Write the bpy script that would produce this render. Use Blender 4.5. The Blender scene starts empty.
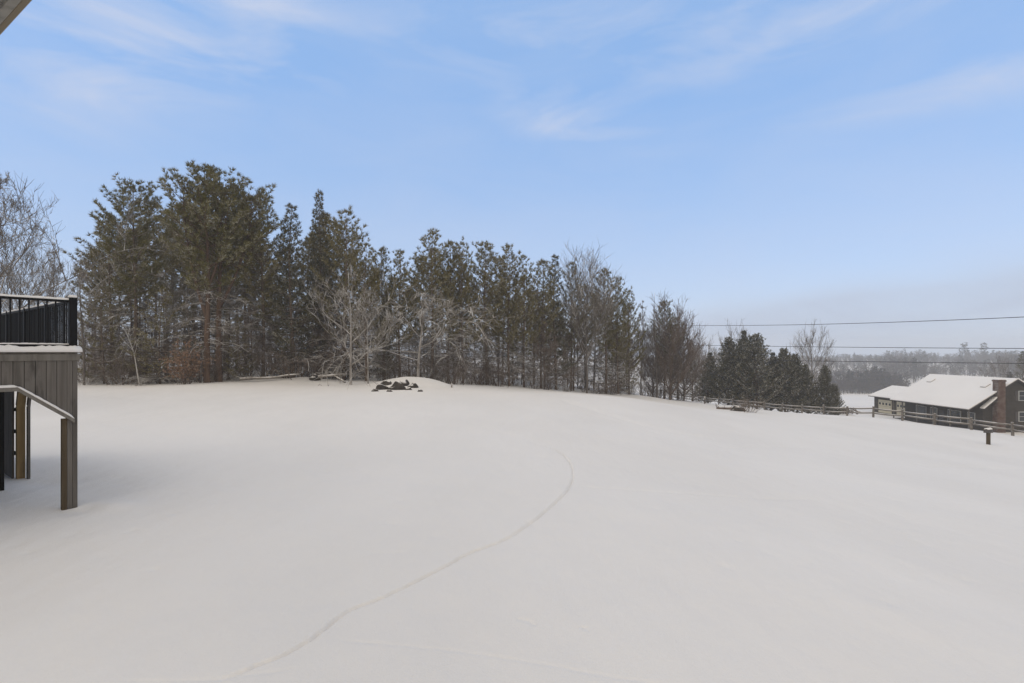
import bpy, math, random
import numpy as np
from mathutils import Vector, Matrix

SC = bpy.context.scene
COL = SC.collection
PI = math.pi
F = 540.4            # focal length in pixels (19 mm on a 36 mm sensor, 1024 px wide)
HOR = 352.0          # row of the horizon in the photograph
EYE = 2.9            # eye height over the snow beside the house

def P(px, py, Y):
    return Vector(((px - 512) / F * Y, Y, EYE + (HOR - py) / F * Y))

# ------------------------------------------------------------------ objects
def setp(o, label=None, cat=None, group=None, kind=None):
    if label: o['label'] = label
    if cat: o['category'] = cat
    if group: o['group'] = group
    if kind: o['kind'] = kind
    return o

def empty(name, loc, label, cat, group=None, rz=0.0):
    o = bpy.data.objects.new(name, None)
    o.empty_display_size = 0.3
    COL.objects.link(o)
    o.location = loc
    o.rotation_euler = (0, 0, rz)
    return setp(o, label, cat, group)

def copy_thing(root, loc, rz, sc, label, group=None):
    r = root.copy(); COL.objects.link(r)
    r.location = loc; r.rotation_euler = (0, 0, rz); r.scale = sc
    r['label'] = label
    if group: r['group'] = group
    for ch in list(root.children):
        c = ch.copy(); COL.objects.link(c); c.parent = r
        for g in list(ch.children):
            d = g.copy(); COL.objects.link(d); d.parent = c
    return r

class MB:
    """collects polygons and links them as one mesh object"""
    def __init__(s): s.v = []; s.f = []; s.m = []
    def poly(s, pts, mi=0):
        b = len(s.v); s.v += [tuple(p) for p in pts]
        s.f.append(tuple(range(b, b + len(pts)))); s.m.append(mi)
    def box(s, x0, x1, y0, y1, z0, z1, mi=0, M=None):
        c = [(x0,y0,z0),(x1,y0,z0),(x1,y1,z0),(x0,y1,z0),(x0,y0,z1),(x1,y0,z1),(x1,y1,z1),(x0,y1,z1)]
        if M is not None: c = [tuple(M @ Vector(p)) for p in c]
        b = len(s.v); s.v += c
        for q in ((0,3,2,1),(4,5,6,7),(0,1,5,4),(1,2,6,5),(2,3,7,6),(3,0,4,7)):
            s.f.append(tuple(b + k for k in q)); s.m.append(mi)
    def prism(s, poly, d, mi=0):
        """poly: list of Vectors (planar), extruded by vector d"""
        n = len(poly); b = len(s.v)
        s.v += [tuple(p) for p in poly] + [tuple(Vector(p) + d) for p in poly]
        s.f.append(tuple(b + k for k in range(n))); s.m.append(mi)
        s.f.append(tuple(b + n + k for k in reversed(range(n)))); s.m.append(mi)
        for k in range(n):
            j = (k + 1) % n
            s.f.append((b + k, b + n + k, b + n + j, b + j)); s.m.append(mi)
    def tube(s, pts, rad, n=5, mi=0, cap=True):
        b = len(s.v); L = len(pts)
        u = None
        for i, p in enumerate(pts):
            a = pts[max(0, i - 1)]; c = pts[min(L - 1, i + 1)]
            t = (c - a)
            if t.length < 1e-9: t = Vector((0, 0, 1))
            t.normalize()
            if u is None:
                u = t.cross(Vector((0.31, 0.95, 0.05)))
                if u.length < 1e-3: u = t.cross(Vector((1, 0, 0)))
            u = (u - t * u.dot(t))
            if u.length < 1e-6: u = t.orthogonal()
            u.normalize(); w = t.cross(u)
            for k in range(n):
                q = 2 * PI * k / n
                s.v.append(tuple(p + (u * math.cos(q) + w * math.sin(q)) * rad[i]))
        for i in range(L - 1):
            for k in range(n):
                j = (k + 1) % n
                s.f.append((b + i*n + k, b + i*n + j, b + (i+1)*n + j, b + (i+1)*n + k)); s.m.append(mi)
        if cap:
            s.f.append(tuple(b + k for k in reversed(range(n)))); s.m.append(mi)
            s.f.append(tuple(b + (L-1)*n + k for k in range(n))); s.m.append(mi)
    def build(s, name, mats, parent=None, smooth=True, bevel=0.0):
        me = bpy.data.meshes.new(name)
        me.from_pydata(s.v, [], s.f)
        if not isinstance(mats, (list, tuple)): mats = [mats]
        for m in mats: me.materials.append(m)
        me.polygons.foreach_set('material_index', s.m)
        me.polygons.foreach_set('use_smooth', [smooth] * len(s.f))
        me.update()
        o = bpy.data.objects.new(name, me); COL.objects.link(o)
        if parent is not None: o.parent = parent
        if bevel:
            bm = o.modifiers.new('bevel', 'BEVEL'); bm.width = bevel; bm.segments = 2; bm.limit_method = 'ANGLE'
        return o

# ------------------------------------------------------------------ materials
def mat(name):
    m = bpy.data.materials.new(name); m.use_nodes = True
    nt = m.node_tree; b = nt.nodes['Principled BSDF']
    b.inputs['Roughness'].default_value = 0.85
    b.inputs['Specular IOR Level'].default_value = 0.2
    return m, nt, b

def N(nt, t, **kw):
    n = nt.nodes.new(t)
    for k, v in kw.items(): setattr(n, k, v)
    return n

def ramp(nt, fac, stops):
    r = N(nt, 'ShaderNodeValToRGB')
    e = r.color_ramp.elements
    e[0].position, e[0].color = stops[0][0], (*stops[0][1], 1)
    e[1].position, e[1].color = stops[1][0], (*stops[1][1], 1)
    for p, c in stops[2:]:
        q = e.new(p); q.color = (*c, 1)
    nt.links.new(fac, r.inputs[0]); return r.outputs[0]

def noise(nt, scale, detail=4, coord='Object', stretch=None, rough=0.55):
    tc = N(nt, 'ShaderNodeTexCoord'); n = N(nt, 'ShaderNodeTexNoise')
    n.inputs['Scale'].default_value = scale; n.inputs['Detail'].default_value = detail
    n.inputs['Roughness'].default_value = rough
    if stretch:
        mp = N(nt, 'ShaderNodeMapping'); mp.inputs['Scale'].default_value = stretch
        nt.links.new(tc.outputs[coord], mp.inputs[0]); nt.links.new(mp.outputs[0], n.inputs[0])
    else: nt.links.new(tc.outputs[coord], n.inputs[0])
    return n.outputs[0]

def math_(nt, op, a, b=None, clamp=False):
    n = N(nt, 'ShaderNodeMath', operation=op); n.use_clamp = clamp
    for i, x in enumerate((a, b)):
        if x is None: continue
        if isinstance(x, (int, float)): n.inputs[i].default_value = x
        else: nt.links.new(x, n.inputs[i])
    return n.outputs[0]

def maprange(nt, v, a, b, c=0.0, d=1.0):
    n = N(nt, 'ShaderNodeMapRange'); n.clamp = True
    nt.links.new(v, n.inputs[0])
    for i, x in enumerate((a, b, c, d)): n.inputs[i + 1].default_value = x
    return n.outputs[0]

def mixc(nt, fac, a, b):
    n = N(nt, 'ShaderNodeMix', data_type='RGBA')
    if isinstance(fac, (int, float)): n.inputs[0].default_value = fac
    else: nt.links.new(fac, n.inputs[0])
    for i, x in ((6, a), (7, b)):
        if isinstance(x, tuple): n.inputs[i].default_value = (*x, 1)
        else: nt.links.new(x, n.inputs[i])
    return n.outputs[2]

SNOWC = (0.87, 0.84, 0.805)
def snow_on_top(nt, b, col, lo, hi, amount=1.0, nscale=1.2, ncut=(0.35, 0.6)):
    """fresh snow lying on the upward faces, broken up by noise"""
    g = N(nt, 'ShaderNodeNewGeometry'); sx = N(nt, 'ShaderNodeSeparateXYZ')
    nt.links.new(g.outputs['Normal'], sx.inputs[0])
    up = maprange(nt, sx.outputs[2], lo, hi)
    nz = maprange(nt, noise(nt, nscale, 3), ncut[0], ncut[1])
    f = math_(nt, 'MULTIPLY', math_(nt, 'MULTIPLY', up, nz), amount)
    nt.links.new(mixc(nt, f, col, SNOWC), b.inputs['Base Color'])

def bark(name, c0, c1, snow=0.8, lo=0.25, hi=0.75):
    m, nt, b = mat(name)
    c = ramp(nt, noise(nt, 5, 5, stretch=(1, 1, 0.25)), [(0.3, c0), (0.7, c1)])
    snow_on_top(nt, b, c, lo, hi, snow, 1.0)
    return m

def foliage(name, c0, c1, c2, snow=0.3, frac=0.75):
    m, nt, b = mat(name)
    g = N(nt, 'ShaderNodeNewGeometry')
    cl = maprange(nt, noise(nt, 0.55, 3), 0.35, 0.65)
    c = mixc(nt, cl, c0, c1)
    c = mixc(nt, math_(nt, 'MULTIPLY', g.outputs['Random Per Island'], 0.7), c, c2)
    sx = N(nt, 'ShaderNodeSeparateXYZ'); nt.links.new(g.outputs['True Normal'], sx.inputs[0])
    up = maprange(nt, math_(nt, 'ABSOLUTE', sx.outputs[2]), 0.45, 0.75)
    r = math_(nt, 'GREATER_THAN', noise(nt, 37.3, 1), frac * 0.62)
    nz = maprange(nt, noise(nt, 1.1, 3), 0.40, 0.56)
    f = math_(nt, 'MULTIPLY', math_(nt, 'MULTIPLY', up, nz), math_(nt, 'MULTIPLY', r, snow))
    nt.links.new(mixc(nt, f, c, SNOWC), b.inputs['Base Color'])
    b.inputs['Roughness'].default_value = 0.75
    return m

M = {}
M['bark_pine'] = bark('bark_pine', (.11, .083, .062), (.20, .152, .115), 0.55, 0.45, 0.9)
M['bark_scots'] = bark('bark_scots', (.085, .056, .04), (.165, .108, .075), 0.45, 0.45, 0.9)
M['bark_grey'] = bark('bark_grey', (.10, .085, .072), (.19, .165, .145), 0.9, 0.0, 0.55)
M['bark_limb'] = bark('bark_limb', (.11, .088, .07), (.19, .158, .13), 0.95, -0.15, 0.35)
M['bark_snowy'] = bark('bark_snowy', (.16, .14, .12), (.27, .24, .21), 1.0, -0.15, 0.35)
M['bark_birch'] = bark('bark_birch', (.45, .43, .40), (.62, .60, .57), 0.9, 0.1, 0.5)
M['twig_brown'] = bark('twig_brown', (.105, .078, .06), (.19, .142, .112), 0.6, 0.2, 0.8)
M['fol_pine'] = foliage('fol_pine', (.115, .100, .034), (.175, .150, .05), (.22, .18, .07), 0.75, 0.70)
M['fol_scots'] = foliage('fol_scots', (.095, .092, .027), (.155, .142, .043), (.20, .172, .06), 0.6, 0.70)
M['fol_spruce'] = foliage('fol_spruce', (.072, .069, .032), (.105, .097, .043), (.135, .12, .06), 0.75, 0.70)
M['fol_cedar'] = foliage('fol_cedar', (.062, .062, .032), (.092, .088, .044), (.115, .105, .056), 1.0, 0.60)
M['fol_larch'] = foliage('fol_larch', (.085, .064, .048), (.12, .09, .068), (.14, .105, .08), 0.3)
M['fol_beech'] = foliage('fol_beech', (.20, .115, .07), (.27, .17, .11), (.33, .215, .145), 0.35)

def snow_mat(name='snow', tex=True):
    m, nt, b = mat(name)
    b.inputs['Roughness'].default_value = 0.7
    b.inputs['Specular IOR Level'].default_value = 0.15
    c = ramp(nt, noise(nt, 0.22, 4, stretch=(1, 0.45, 1)), [(0.35, (.855, .825, .79)), (0.65, (.90, .87, .835))])
    nt.links.new(c, b.inputs['Base Color'])
    bp = N(nt, 'ShaderNodeBump'); bp.inputs['Strength'].default_value = 0.75; bp.inputs['Distance'].default_value = 0.05
    n1 = noise(nt, 2.2, 6, stretch=(1, 0.55, 1), rough=0.5)
    n2 = noise(nt, 45, 4)
    n3 = noise(nt, .55, 3, stretch=(1, .4, 1))
    h = math_(nt, 'ADD', math_(nt, 'ADD', n1, math_(nt, 'MULTIPLY', n2, 0.12)), math_(nt, 'MULTIPLY', n3, 2.2))
    nt.links.new(h, bp.inputs['Height']); nt.links.new(bp.outputs[0], b.inputs['Normal'])
    return m
M['snow'] = snow_mat()

def wood(name, c0, c1, grain=(1, 1, 0.06), scale=14, snow=0.0):
    m, nt, b = mat(name)
    n = noise(nt, scale, 6, stretch=grain)
    n2 = noise(nt, 1.7, 3)
    g = N(nt, 'ShaderNodeNewGeometry')
    c = ramp(nt, n, [(0.3, c0), (0.7, c1)])
    c = mixc(nt, math_(nt, 'MULTIPLY', n2, 0.35), c, tuple(x * 0.55 for x in c0))
    c = mixc(nt, math_(nt, 'MULTIPLY', g.outputs['Random Per Island'], 0.6), c, c1)
    c = mixc(nt, maprange(nt, noise(nt, 4.0, 5, stretch=(1, 1, .3)), .56, .68, 0, .55), c, tuple(x*.4 for x in c0))
    if snow: snow_on_top(nt, b, c, 0.5, 0.8, snow, 0.8, (0.3, 0.45))
    else: nt.links.new(c, b.inputs['Base Color'])
    bp = N(nt, 'ShaderNodeBump'); bp.inputs['Strength'].default_value = 0.3; bp.inputs['Distance'].default_value = 0.01
    nt.links.new(n, bp.inputs['Height']); nt.links.new(bp.outputs[0], b.inputs['Normal'])
    return m
M['grey_wood'] = wood('grey_wood', (.070, .062, .053), (.20, .18, .16))
M['grey_trim'] = wood('grey_trim', (.13, .118, .10), (.24, .22, .195))
M['brown_wood'] = wood('brown_wood', (.065, .047, .028), (.13, .098, .062))
M['gold_wood'] = wood('gold_wood', (.30, .20, .09), (.46, .33, .17))
M['fence_wood'] = wood('fence_wood', (.15, .132, .115), (.25, .225, .20), (0.2, 0.2, 1), 6, 0.9)
M['soffit'] = wood('soffit', (.20, .195, .18), (.31, .30, .275), (1, 1, 1), 3)

def plain(name, c, rough=0.6, spec=0.3, metal=0.0):
    m, nt, b = mat(name)
    n = noise(nt, 7, 4)
    nt.links.new(mixc(nt, math_(nt, 'MULTIPLY', n, 0.5), c, tuple(x * 0.75 for x in c)), b.inputs['Base Color'])
    b.inputs['Roughness'].default_value = rough
    b.inputs['Specular IOR Level'].default_value = spec
    b.inputs['Metallic'].default_value = metal
    return m
M['black_metal'] = plain('black_metal', (.007, .007, .008), 0.6, 0.2)
M['drip'] = plain('drip', (.20, .165, .11), 0.45, 0.4)
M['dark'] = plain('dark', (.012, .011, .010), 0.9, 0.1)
M['rock'] = plain('rock', (.050, .044, .039), 0.9, 0.2)
M['cable'] = plain('cable', (.03, .03, .03), 0.6, 0.3)
M['white_trim'] = plain('white_trim', (.50, .50, .48))
M['beige'] = plain('beige', (.50, .45, .33))
M['roof_edge'] = plain('roof_edge', (.09, .08, .075))
M['glass'] = plain('glass', (.03, .033, .036), 0.1, 0.5)

M['far_twig'] = plain('far_twig', (.115, .095, .082), .9, .1)
M['far_fir'] = plain('far_fir', (.075, .072, .055), .9, .1)
def siding():
    m, nt, b = mat('siding')
    tc = N(nt, 'ShaderNodeTexCoord'); sx = N(nt, 'ShaderNodeSeparateXYZ'); nt.links.new(tc.outputs['Object'], sx.inputs[0])
    fr = math_(nt, 'FRACT', math_(nt, 'MULTIPLY', sx.outputs[2], 5.0))
    c = ramp(nt, noise(nt, 2, 4), [(0.3, (.055, .047, .038)), (0.7, (.08, .07, .058))])
    c = mixc(nt, math_(nt, 'LESS_THAN', fr, 0.12), c, (.03, .027, .023))
    nt.links.new(c, b.inputs['Base Color'])
    return m
M['siding'] = siding()
def brick():
    m, nt, b = mat('brick')
    tc = N(nt, 'ShaderNodeTexCoord'); mp = N(nt, 'ShaderNodeMapping')
    mp.inputs['Rotation'].default_value = (PI/2, 0, 0)
    t = N(nt, 'ShaderNodeTexBrick'); t.inputs['Scale'].default_value = 2.2
    t.inputs['Color1'].default_value = (.105, .064, .05, 1); t.inputs['Color2'].default_value = (.155, .105, .085, 1)
    t.inputs['Mortar'].default_value = (.21, .185, .165, 1)
    nt.links.new(tc.outputs['Object'], mp.inputs[0]); nt.links.new(mp.outputs[0], t.inputs[0])
    c = mixc(nt, maprange(nt, noise(nt, 1.5, 3), .4, .65), t.outputs[0], (.10, .06, .045))
    nt.links.new(c, b.inputs['Base Color'])
    return m
M['brick'] = brick()

# ------------------------------------------------------------------ terrain
def W(px, py, Y):
    p = P(px, py, Y); return (p.x, p.y, p.z)
CP = [(0,0,0),(0,-12,0),(-14,-10,0),(14,-10,-.2),(0,5,0),(-6,5,0),(5,6,-.05),(10,8,-.45),(-8.2,10.2,0),(-11,11.5,0),(-14,6,0),
      (0,12,-.05),(-8,22,.05),(0,30,-.05),(-22,28,.2),(10,25,-1.0),(20,20,-1.9),(18,40,-2.0),(22,55,-3.1),(8,45,-.75),(30,30,-3.3),
      W(100,385,44),W(200,383.5,43),W(300,382.5,45),W(430,384.5,47),W(500,387.5,52),W(560,391.5,57),W(600,394.5,61),W(650,398.5,67),W(690,401,75),
      W(988,445,38),(38.1,57,-4.0),(41.7,45,-4.05),(31.9,78,-5.0),(28.3,90,-5.2),(44,34,-4.0),
      (52,60,-6.2),(62,75,-8.2),(62,95,-8.2),(75,75,-8.2),(75,105,-8.2),(55,105,-8.3),(45,85,-6.9),(70,135,-7.8),(100,100,-8.2),(60,50,-6.6),(90,50,-8),
      (-22,58,.6),(-40,40,.6),(-60,80,1.0),(-20,90,.3),(5,80,-1.6),(18,95,-3.8),(0,120,-3),(35,130,-8.0),(60,130,-9.8),(80,135,-9.8),
      (125,200,-14.5),(188,300,-20.5),(120,300,-20),(300,300,-20),(60,220,-13),(0,220,-9),(0,380,-14),(-150,300,-6),(220,430,-18.5),(380,430,-18),
      (350,500,-17.5),(330,650,-12),(500,650,-12),(0,650,-12),(700,650,-12),(200,950,-6),(600,950,-6),(-300,900,-6),
      (-60,0,0.3),(60,0,-6),(0,-60,0),(-120,120,0.5),(-350,0,-2),(350,0,-14),(0,-350,-2),(-350,350,-5),(600,350,-18),(-600,400,-6),(500,-300,-10),(-500,-400,-3),(0,-950,-5),(950,0,-14),(-950,0,-4)]
CPA = np.array(CP, float)
def _tps(d2):
    return np.where(d2 > 1e-12, d2 * np.log(np.maximum(d2, 1e-12)) * 0.5, 0.0)
def _warp(x, y):                       # compress far distances so the spline stays calm there
    r = np.sqrt(x*x + y*y) + 1e-9
    s = np.log1p(r / 25.0) * 25.0 / r
    return x * s / 20.0, y * s / 20.0
_cx, _cy = _warp(CPA[:,0], CPA[:,1])
_n = len(CPA)
_K = _tps((_cx[:,None]-_cx[None,:])**2 + (_cy[:,None]-_cy[None,:])**2) + np.eye(_n) * 0.002
_A = np.zeros((_n+3, _n+3)); _A[:_n,:_n] = _K
_Pm = np.stack([np.ones(_n), _cx, _cy], 1); _A[:_n,_n:] = _Pm; _A[_n:,:_n] = _Pm.T
_wts = np.linalg.solve(_A, np.concatenate([CPA[:,2], np.zeros(3)]))
def base_h(x, y):
    x = np.atleast_1d(np.asarray(x, float)); y = np.atleast_1d(np.asarray(y, float))
    u, v = _warp(x, y)
    out = np.zeros_like(u)
    for i in range(_n):
        out += _wts[i] * _tps((u-_cx[i])**2 + (v-_cy[i])**2)
    return out + _wts[_n] + _wts[_n+1]*u + _wts[_n+2]*v
def undul(x, y):
    return (0.055*np.sin(x*0.31+0.13*y+1.0)*np.sin(y*0.23-0.1*x) + 0.02*np.sin(x*0.83+2+0.4*np.sin(y*.5))*np.sin(y*0.47+1)
            + 0.008*np.sin(x*2.1+y*0.7)*np.sin(y*1.6-x*0.5+.7))
MOUNDS = []   # (x, y, height, rx, ry)
def mound_px(px, py, Y, h, rx, ry):
    MOUNDS.append(((px-512)/F*Y, Y, h, rx, ry))
MOUNDS += [(-8.0, 10.0, -.07, .35, .3), (-7.55, 10.2, .06, .5, .35), (-9.0, 9.6, -.05, .6, .5), (-10.3, 11.9, -.05, .5, .4)]
mound_px(402, 391, 43.5, 0.75, 1.9, 1.2)
mound_px(432, 392, 43.8, 0.5, 1.7, 1.3)
mound_px(300, 381, 46.0, 0.4, 4.0, 1.0)
mound_px(727, 409, 68.0, 0.25, 2.6, 1.0)
mound_px(845, 406, 84.0, 0.8, 2.6, 2.0)
mound_px(660, 400, 66.0, 0.3, 6.0, 1.2)
def height0(x, y):
    h = base_h(x, y) + undul(np.asarray(x, float), np.asarray(y, float))
    for (mx, my, a, rx, ry) in MOUNDS:
        h = h + a * np.exp(-((x-mx)/rx)**2 - ((y-my)/ry)**2)
    return h
def gz(x, y): return float(height0(np.array([x]), np.array([y]))[0])
def hit(px, py):
    """the point of the snow that the pixel looks at"""
    ys = np.geomspace(2.0, 140, 900)
    xs = (px-512)/F*ys; zs = EYE + (HOR-py)/F*ys
    below = np.nonzero(height0(xs, ys) >= zs)[0]
    i = below[0] if len(below) else len(ys)-1
    return (xs[i], ys[i])

TRACKS = [  # pixel polyline, half width (m), depth (m), ridge
    ([(215,683),(250,668),(282,657),(312,640),(345,612),(372,602),(405,588),(440,570),(470,553),(505,541),(530,524),(552,506),(568,491),(574,476),(571,463),(560,452),(540,445),(500,441)], .022, .048, .12),
    ([(120,683),(205,681),(240,676),(300,668)], .03, .007, .0),
    ([(330,640),(400,645),(470,654),(540,664),(640,682),(700,690)], .028, .006, .0),
    ([(576,487),(640,491),(700,495),(760,499),(830,500)], .05, .03, .3),
    ([(518,619),(530,621),(536,626)], .03, .010, .0),
    ([(581,627),(590,630)], .03, .010, .0),
    ([(372,553),(385,553),(408,553)], .04, .008, .0),
    ([(720,448),(800,446),(900,455),(1030,470)], .15, .05, .3),
    ([(930,466),(1030,470)], .16, .09, .3),
    ([(560,400),(600,412),(650,428),(720,440)], .3, .07, .3),
    ([(80,395),(150,400),(260,398),(330,402)], .3, .05, .3),
]
rng = np.random.default_rng(3)
PITS = [(rng.uniform(-9, 14), rng.uniform(4.5, 22), rng.uniform(.05, .13), rng.uniform(.006, .018)) for _ in range(90)]
def groove(x, y):
    out = np.zeros_like(x)
    for pts, hw, dep, ridge in TRACKS:
        w = [hit(*p) for p in pts]
        # smooth the polyline and wobble it a little
        dense = []
        for a, b in zip(w[:-1], w[1:]):
            for t in np.linspace(0, 1, 7)[:-1]: dense.append((a[0]+(b[0]-a[0])*t, a[1]+(b[1]-a[1])*t))
        dense.append(w[-1]); dense = np.array(dense)
        for _ in range(5): dense[1:-1] = (dense[:-2] + 2*dense[1:-1] + dense[2:]) / 4
        dense += rng.normal(0, hw*0.18, dense.shape)
        d = np.full(x.shape, 1e9); along = np.zeros_like(x); side = np.zeros_like(x)
        sel = (x > dense[:,0].min()-2) & (x < dense[:,0].max()+2) & (y > dense[:,1].min()-2) & (y < dense[:,1].max()+2)
        if not sel.any(): continue
        xs, ys = x[sel], y[sel]; dd = d[sel]; al = along[sel]; sd = side[sel]
        acc = 0; n = len(dense)
        for i, (a, b) in enumerate(zip(dense[:-1], dense[1:])):
            vx, vy = b-a; L2 = vx*vx+vy*vy+1e-12
            t = np.clip(((xs-a[0])*vx+(ys-a[1])*vy)/L2, 0, 1)
            q = np.hypot(xs-a[0]-t*vx, ys-a[1]-t*vy)
            m = q < dd
            dd = np.where(m, q, dd); al = np.where(m, (i+t)/(n-1), al)
            sd = np.where(m, np.sign((xs-a[0])*vy-(ys-a[1])*vx), sd)
        fade = np.clip(al/0.06, 0, 1) * np.clip((1-al)/0.12, 0, 1)
        g = -dep*np.exp(-(dd/hw)**2) + ridge*dep*np.exp(-((dd-1.9*hw)/(0.8*hw))**2)*(sd > 0)
        Lt = float(np.hypot(*(dense[1:]-dense[:-1]).T).sum())
        out[sel] += g * fade * (0.88 + 0.12*np.sin(al*Lt*2*PI/0.55 + 2*np.sin(al*37)))
    for (qx, qy, qr, qd) in PITS:
        m = (np.abs(x-qx) < .6) & (np.abs(y-qy) < .6)
        if m.any(): out[m] -= qd*np.exp(-((x[m]-qx)**2+((y[m]-qy)*.8)**2)/qr**2)
    return out

def build_ground():
    az = np.concatenate([np.linspace(-180, -52, 60)[:-1], np.linspace(-52, 52, 1000), np.linspace(52, 180, 60)[1:-1]])
    az = np.radians(az)
    r = [0.6]; 
    while r[-1] < 1000:
        x = r[-1]
        step = 0.1 if x < 4 else min(1.0 * x * x / (F * EYE) , 0.05 * x)
        r.append(x + max(step, 0.012))
    r = np.array(r)
    A, R = np.meshgrid(az, r)
    X = (R*np.sin(A)).ravel(); Y = (R*np.cos(A)).ravel()
    Z = height0(X, Y) + groove(X, Y)
    na, nr = len(az), len(r)
    co = np.stack([X, Y, Z], 1)
    co = np.vstack([co, [0, 0, gz(0, 0)]])
    i = np.arange(nr-1)[:,None]*na; j = np.arange(na)[None,:]; k = (j+1) % na
    quads = np.stack([i+j, i+k, i+na+k, i+na+j], -1).reshape(-1, 4)
    quads = quads[:, ::-1]
    c = len(co)-1
    tris = np.stack([np.full(na, c), (np.arange(na)+1) % na, np.arange(na)], 1)[:, ::-1]
    tris = tris[:, ::-1]
    me = bpy.data.meshes.new('ground')
    me.vertices.add(len(co)); me.vertices.foreach_set('co', co.ravel())
    loops = np.concatenate([quads.ravel(), tris.ravel()]).astype(np.int32)
    me.loops.add(len(loops)); me.loops.foreach_set('vertex_index', loops)
    starts = np.concatenate([np.arange(len(quads))*4, len(quads)*4 + np.arange(len(tris))*3]).astype(np.int32)
    me.polygons.add(len(starts)); me.polygons.foreach_set('loop_start', starts)
    me.polygons.foreach_set('use_smooth', np.ones(len(starts), bool))
    me.update(calc_edges=True); me.validate()
    me.materials.append(M['snow'])
    o = bpy.data.objects.new('snow_ground', me); COL.objects.link(o)
    o['kind'] = 'structure'
    return o
build_ground()

# ------------------------------------------------------------------ tree prototypes
def rv(R):
    while True:
        v = Vector((R.uniform(-1,1), R.uniform(-1,1), R.uniform(-1,1)))
        if 0.05 < v.length < 1: return v.normalized()

def tuft(mb, R, c, d, L, n, w, spread):
    for _ in range(n):
        q = (d + rv(R) * spread); q.normalize()
        s = q.cross(rv(R)); 
        if s.length < 1e-3: continue
        s = s.normalized() * (w * 0.5)
        l = L * R.uniform(0.6, 1.1)
        m = c + q * (l * 0.45)
        m = c + q*(l*.25); mb.poly([c - s*0.5, m - s, c + q*l, m + s])

def trunk_path(R, h, lean=0.02, wob=0.05, n=10):
    lx, ly = R.uniform(-lean, lean), R.uniform(-lean, lean)
    ph = R.uniform(0, 6)
    return [Vector((lx*h*t + wob*math.sin(ph+t*5)*t, ly*h*t + wob*math.cos(ph*1.3+t*4)*t, h*t)) for t in [i/n for i in range(n+1)]]
def at(path, t):
    x = max(0, min(0.9999, t)) * (len(path)-1); i = int(x)
    return path[i].lerp(path[i+1], x-i)

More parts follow.
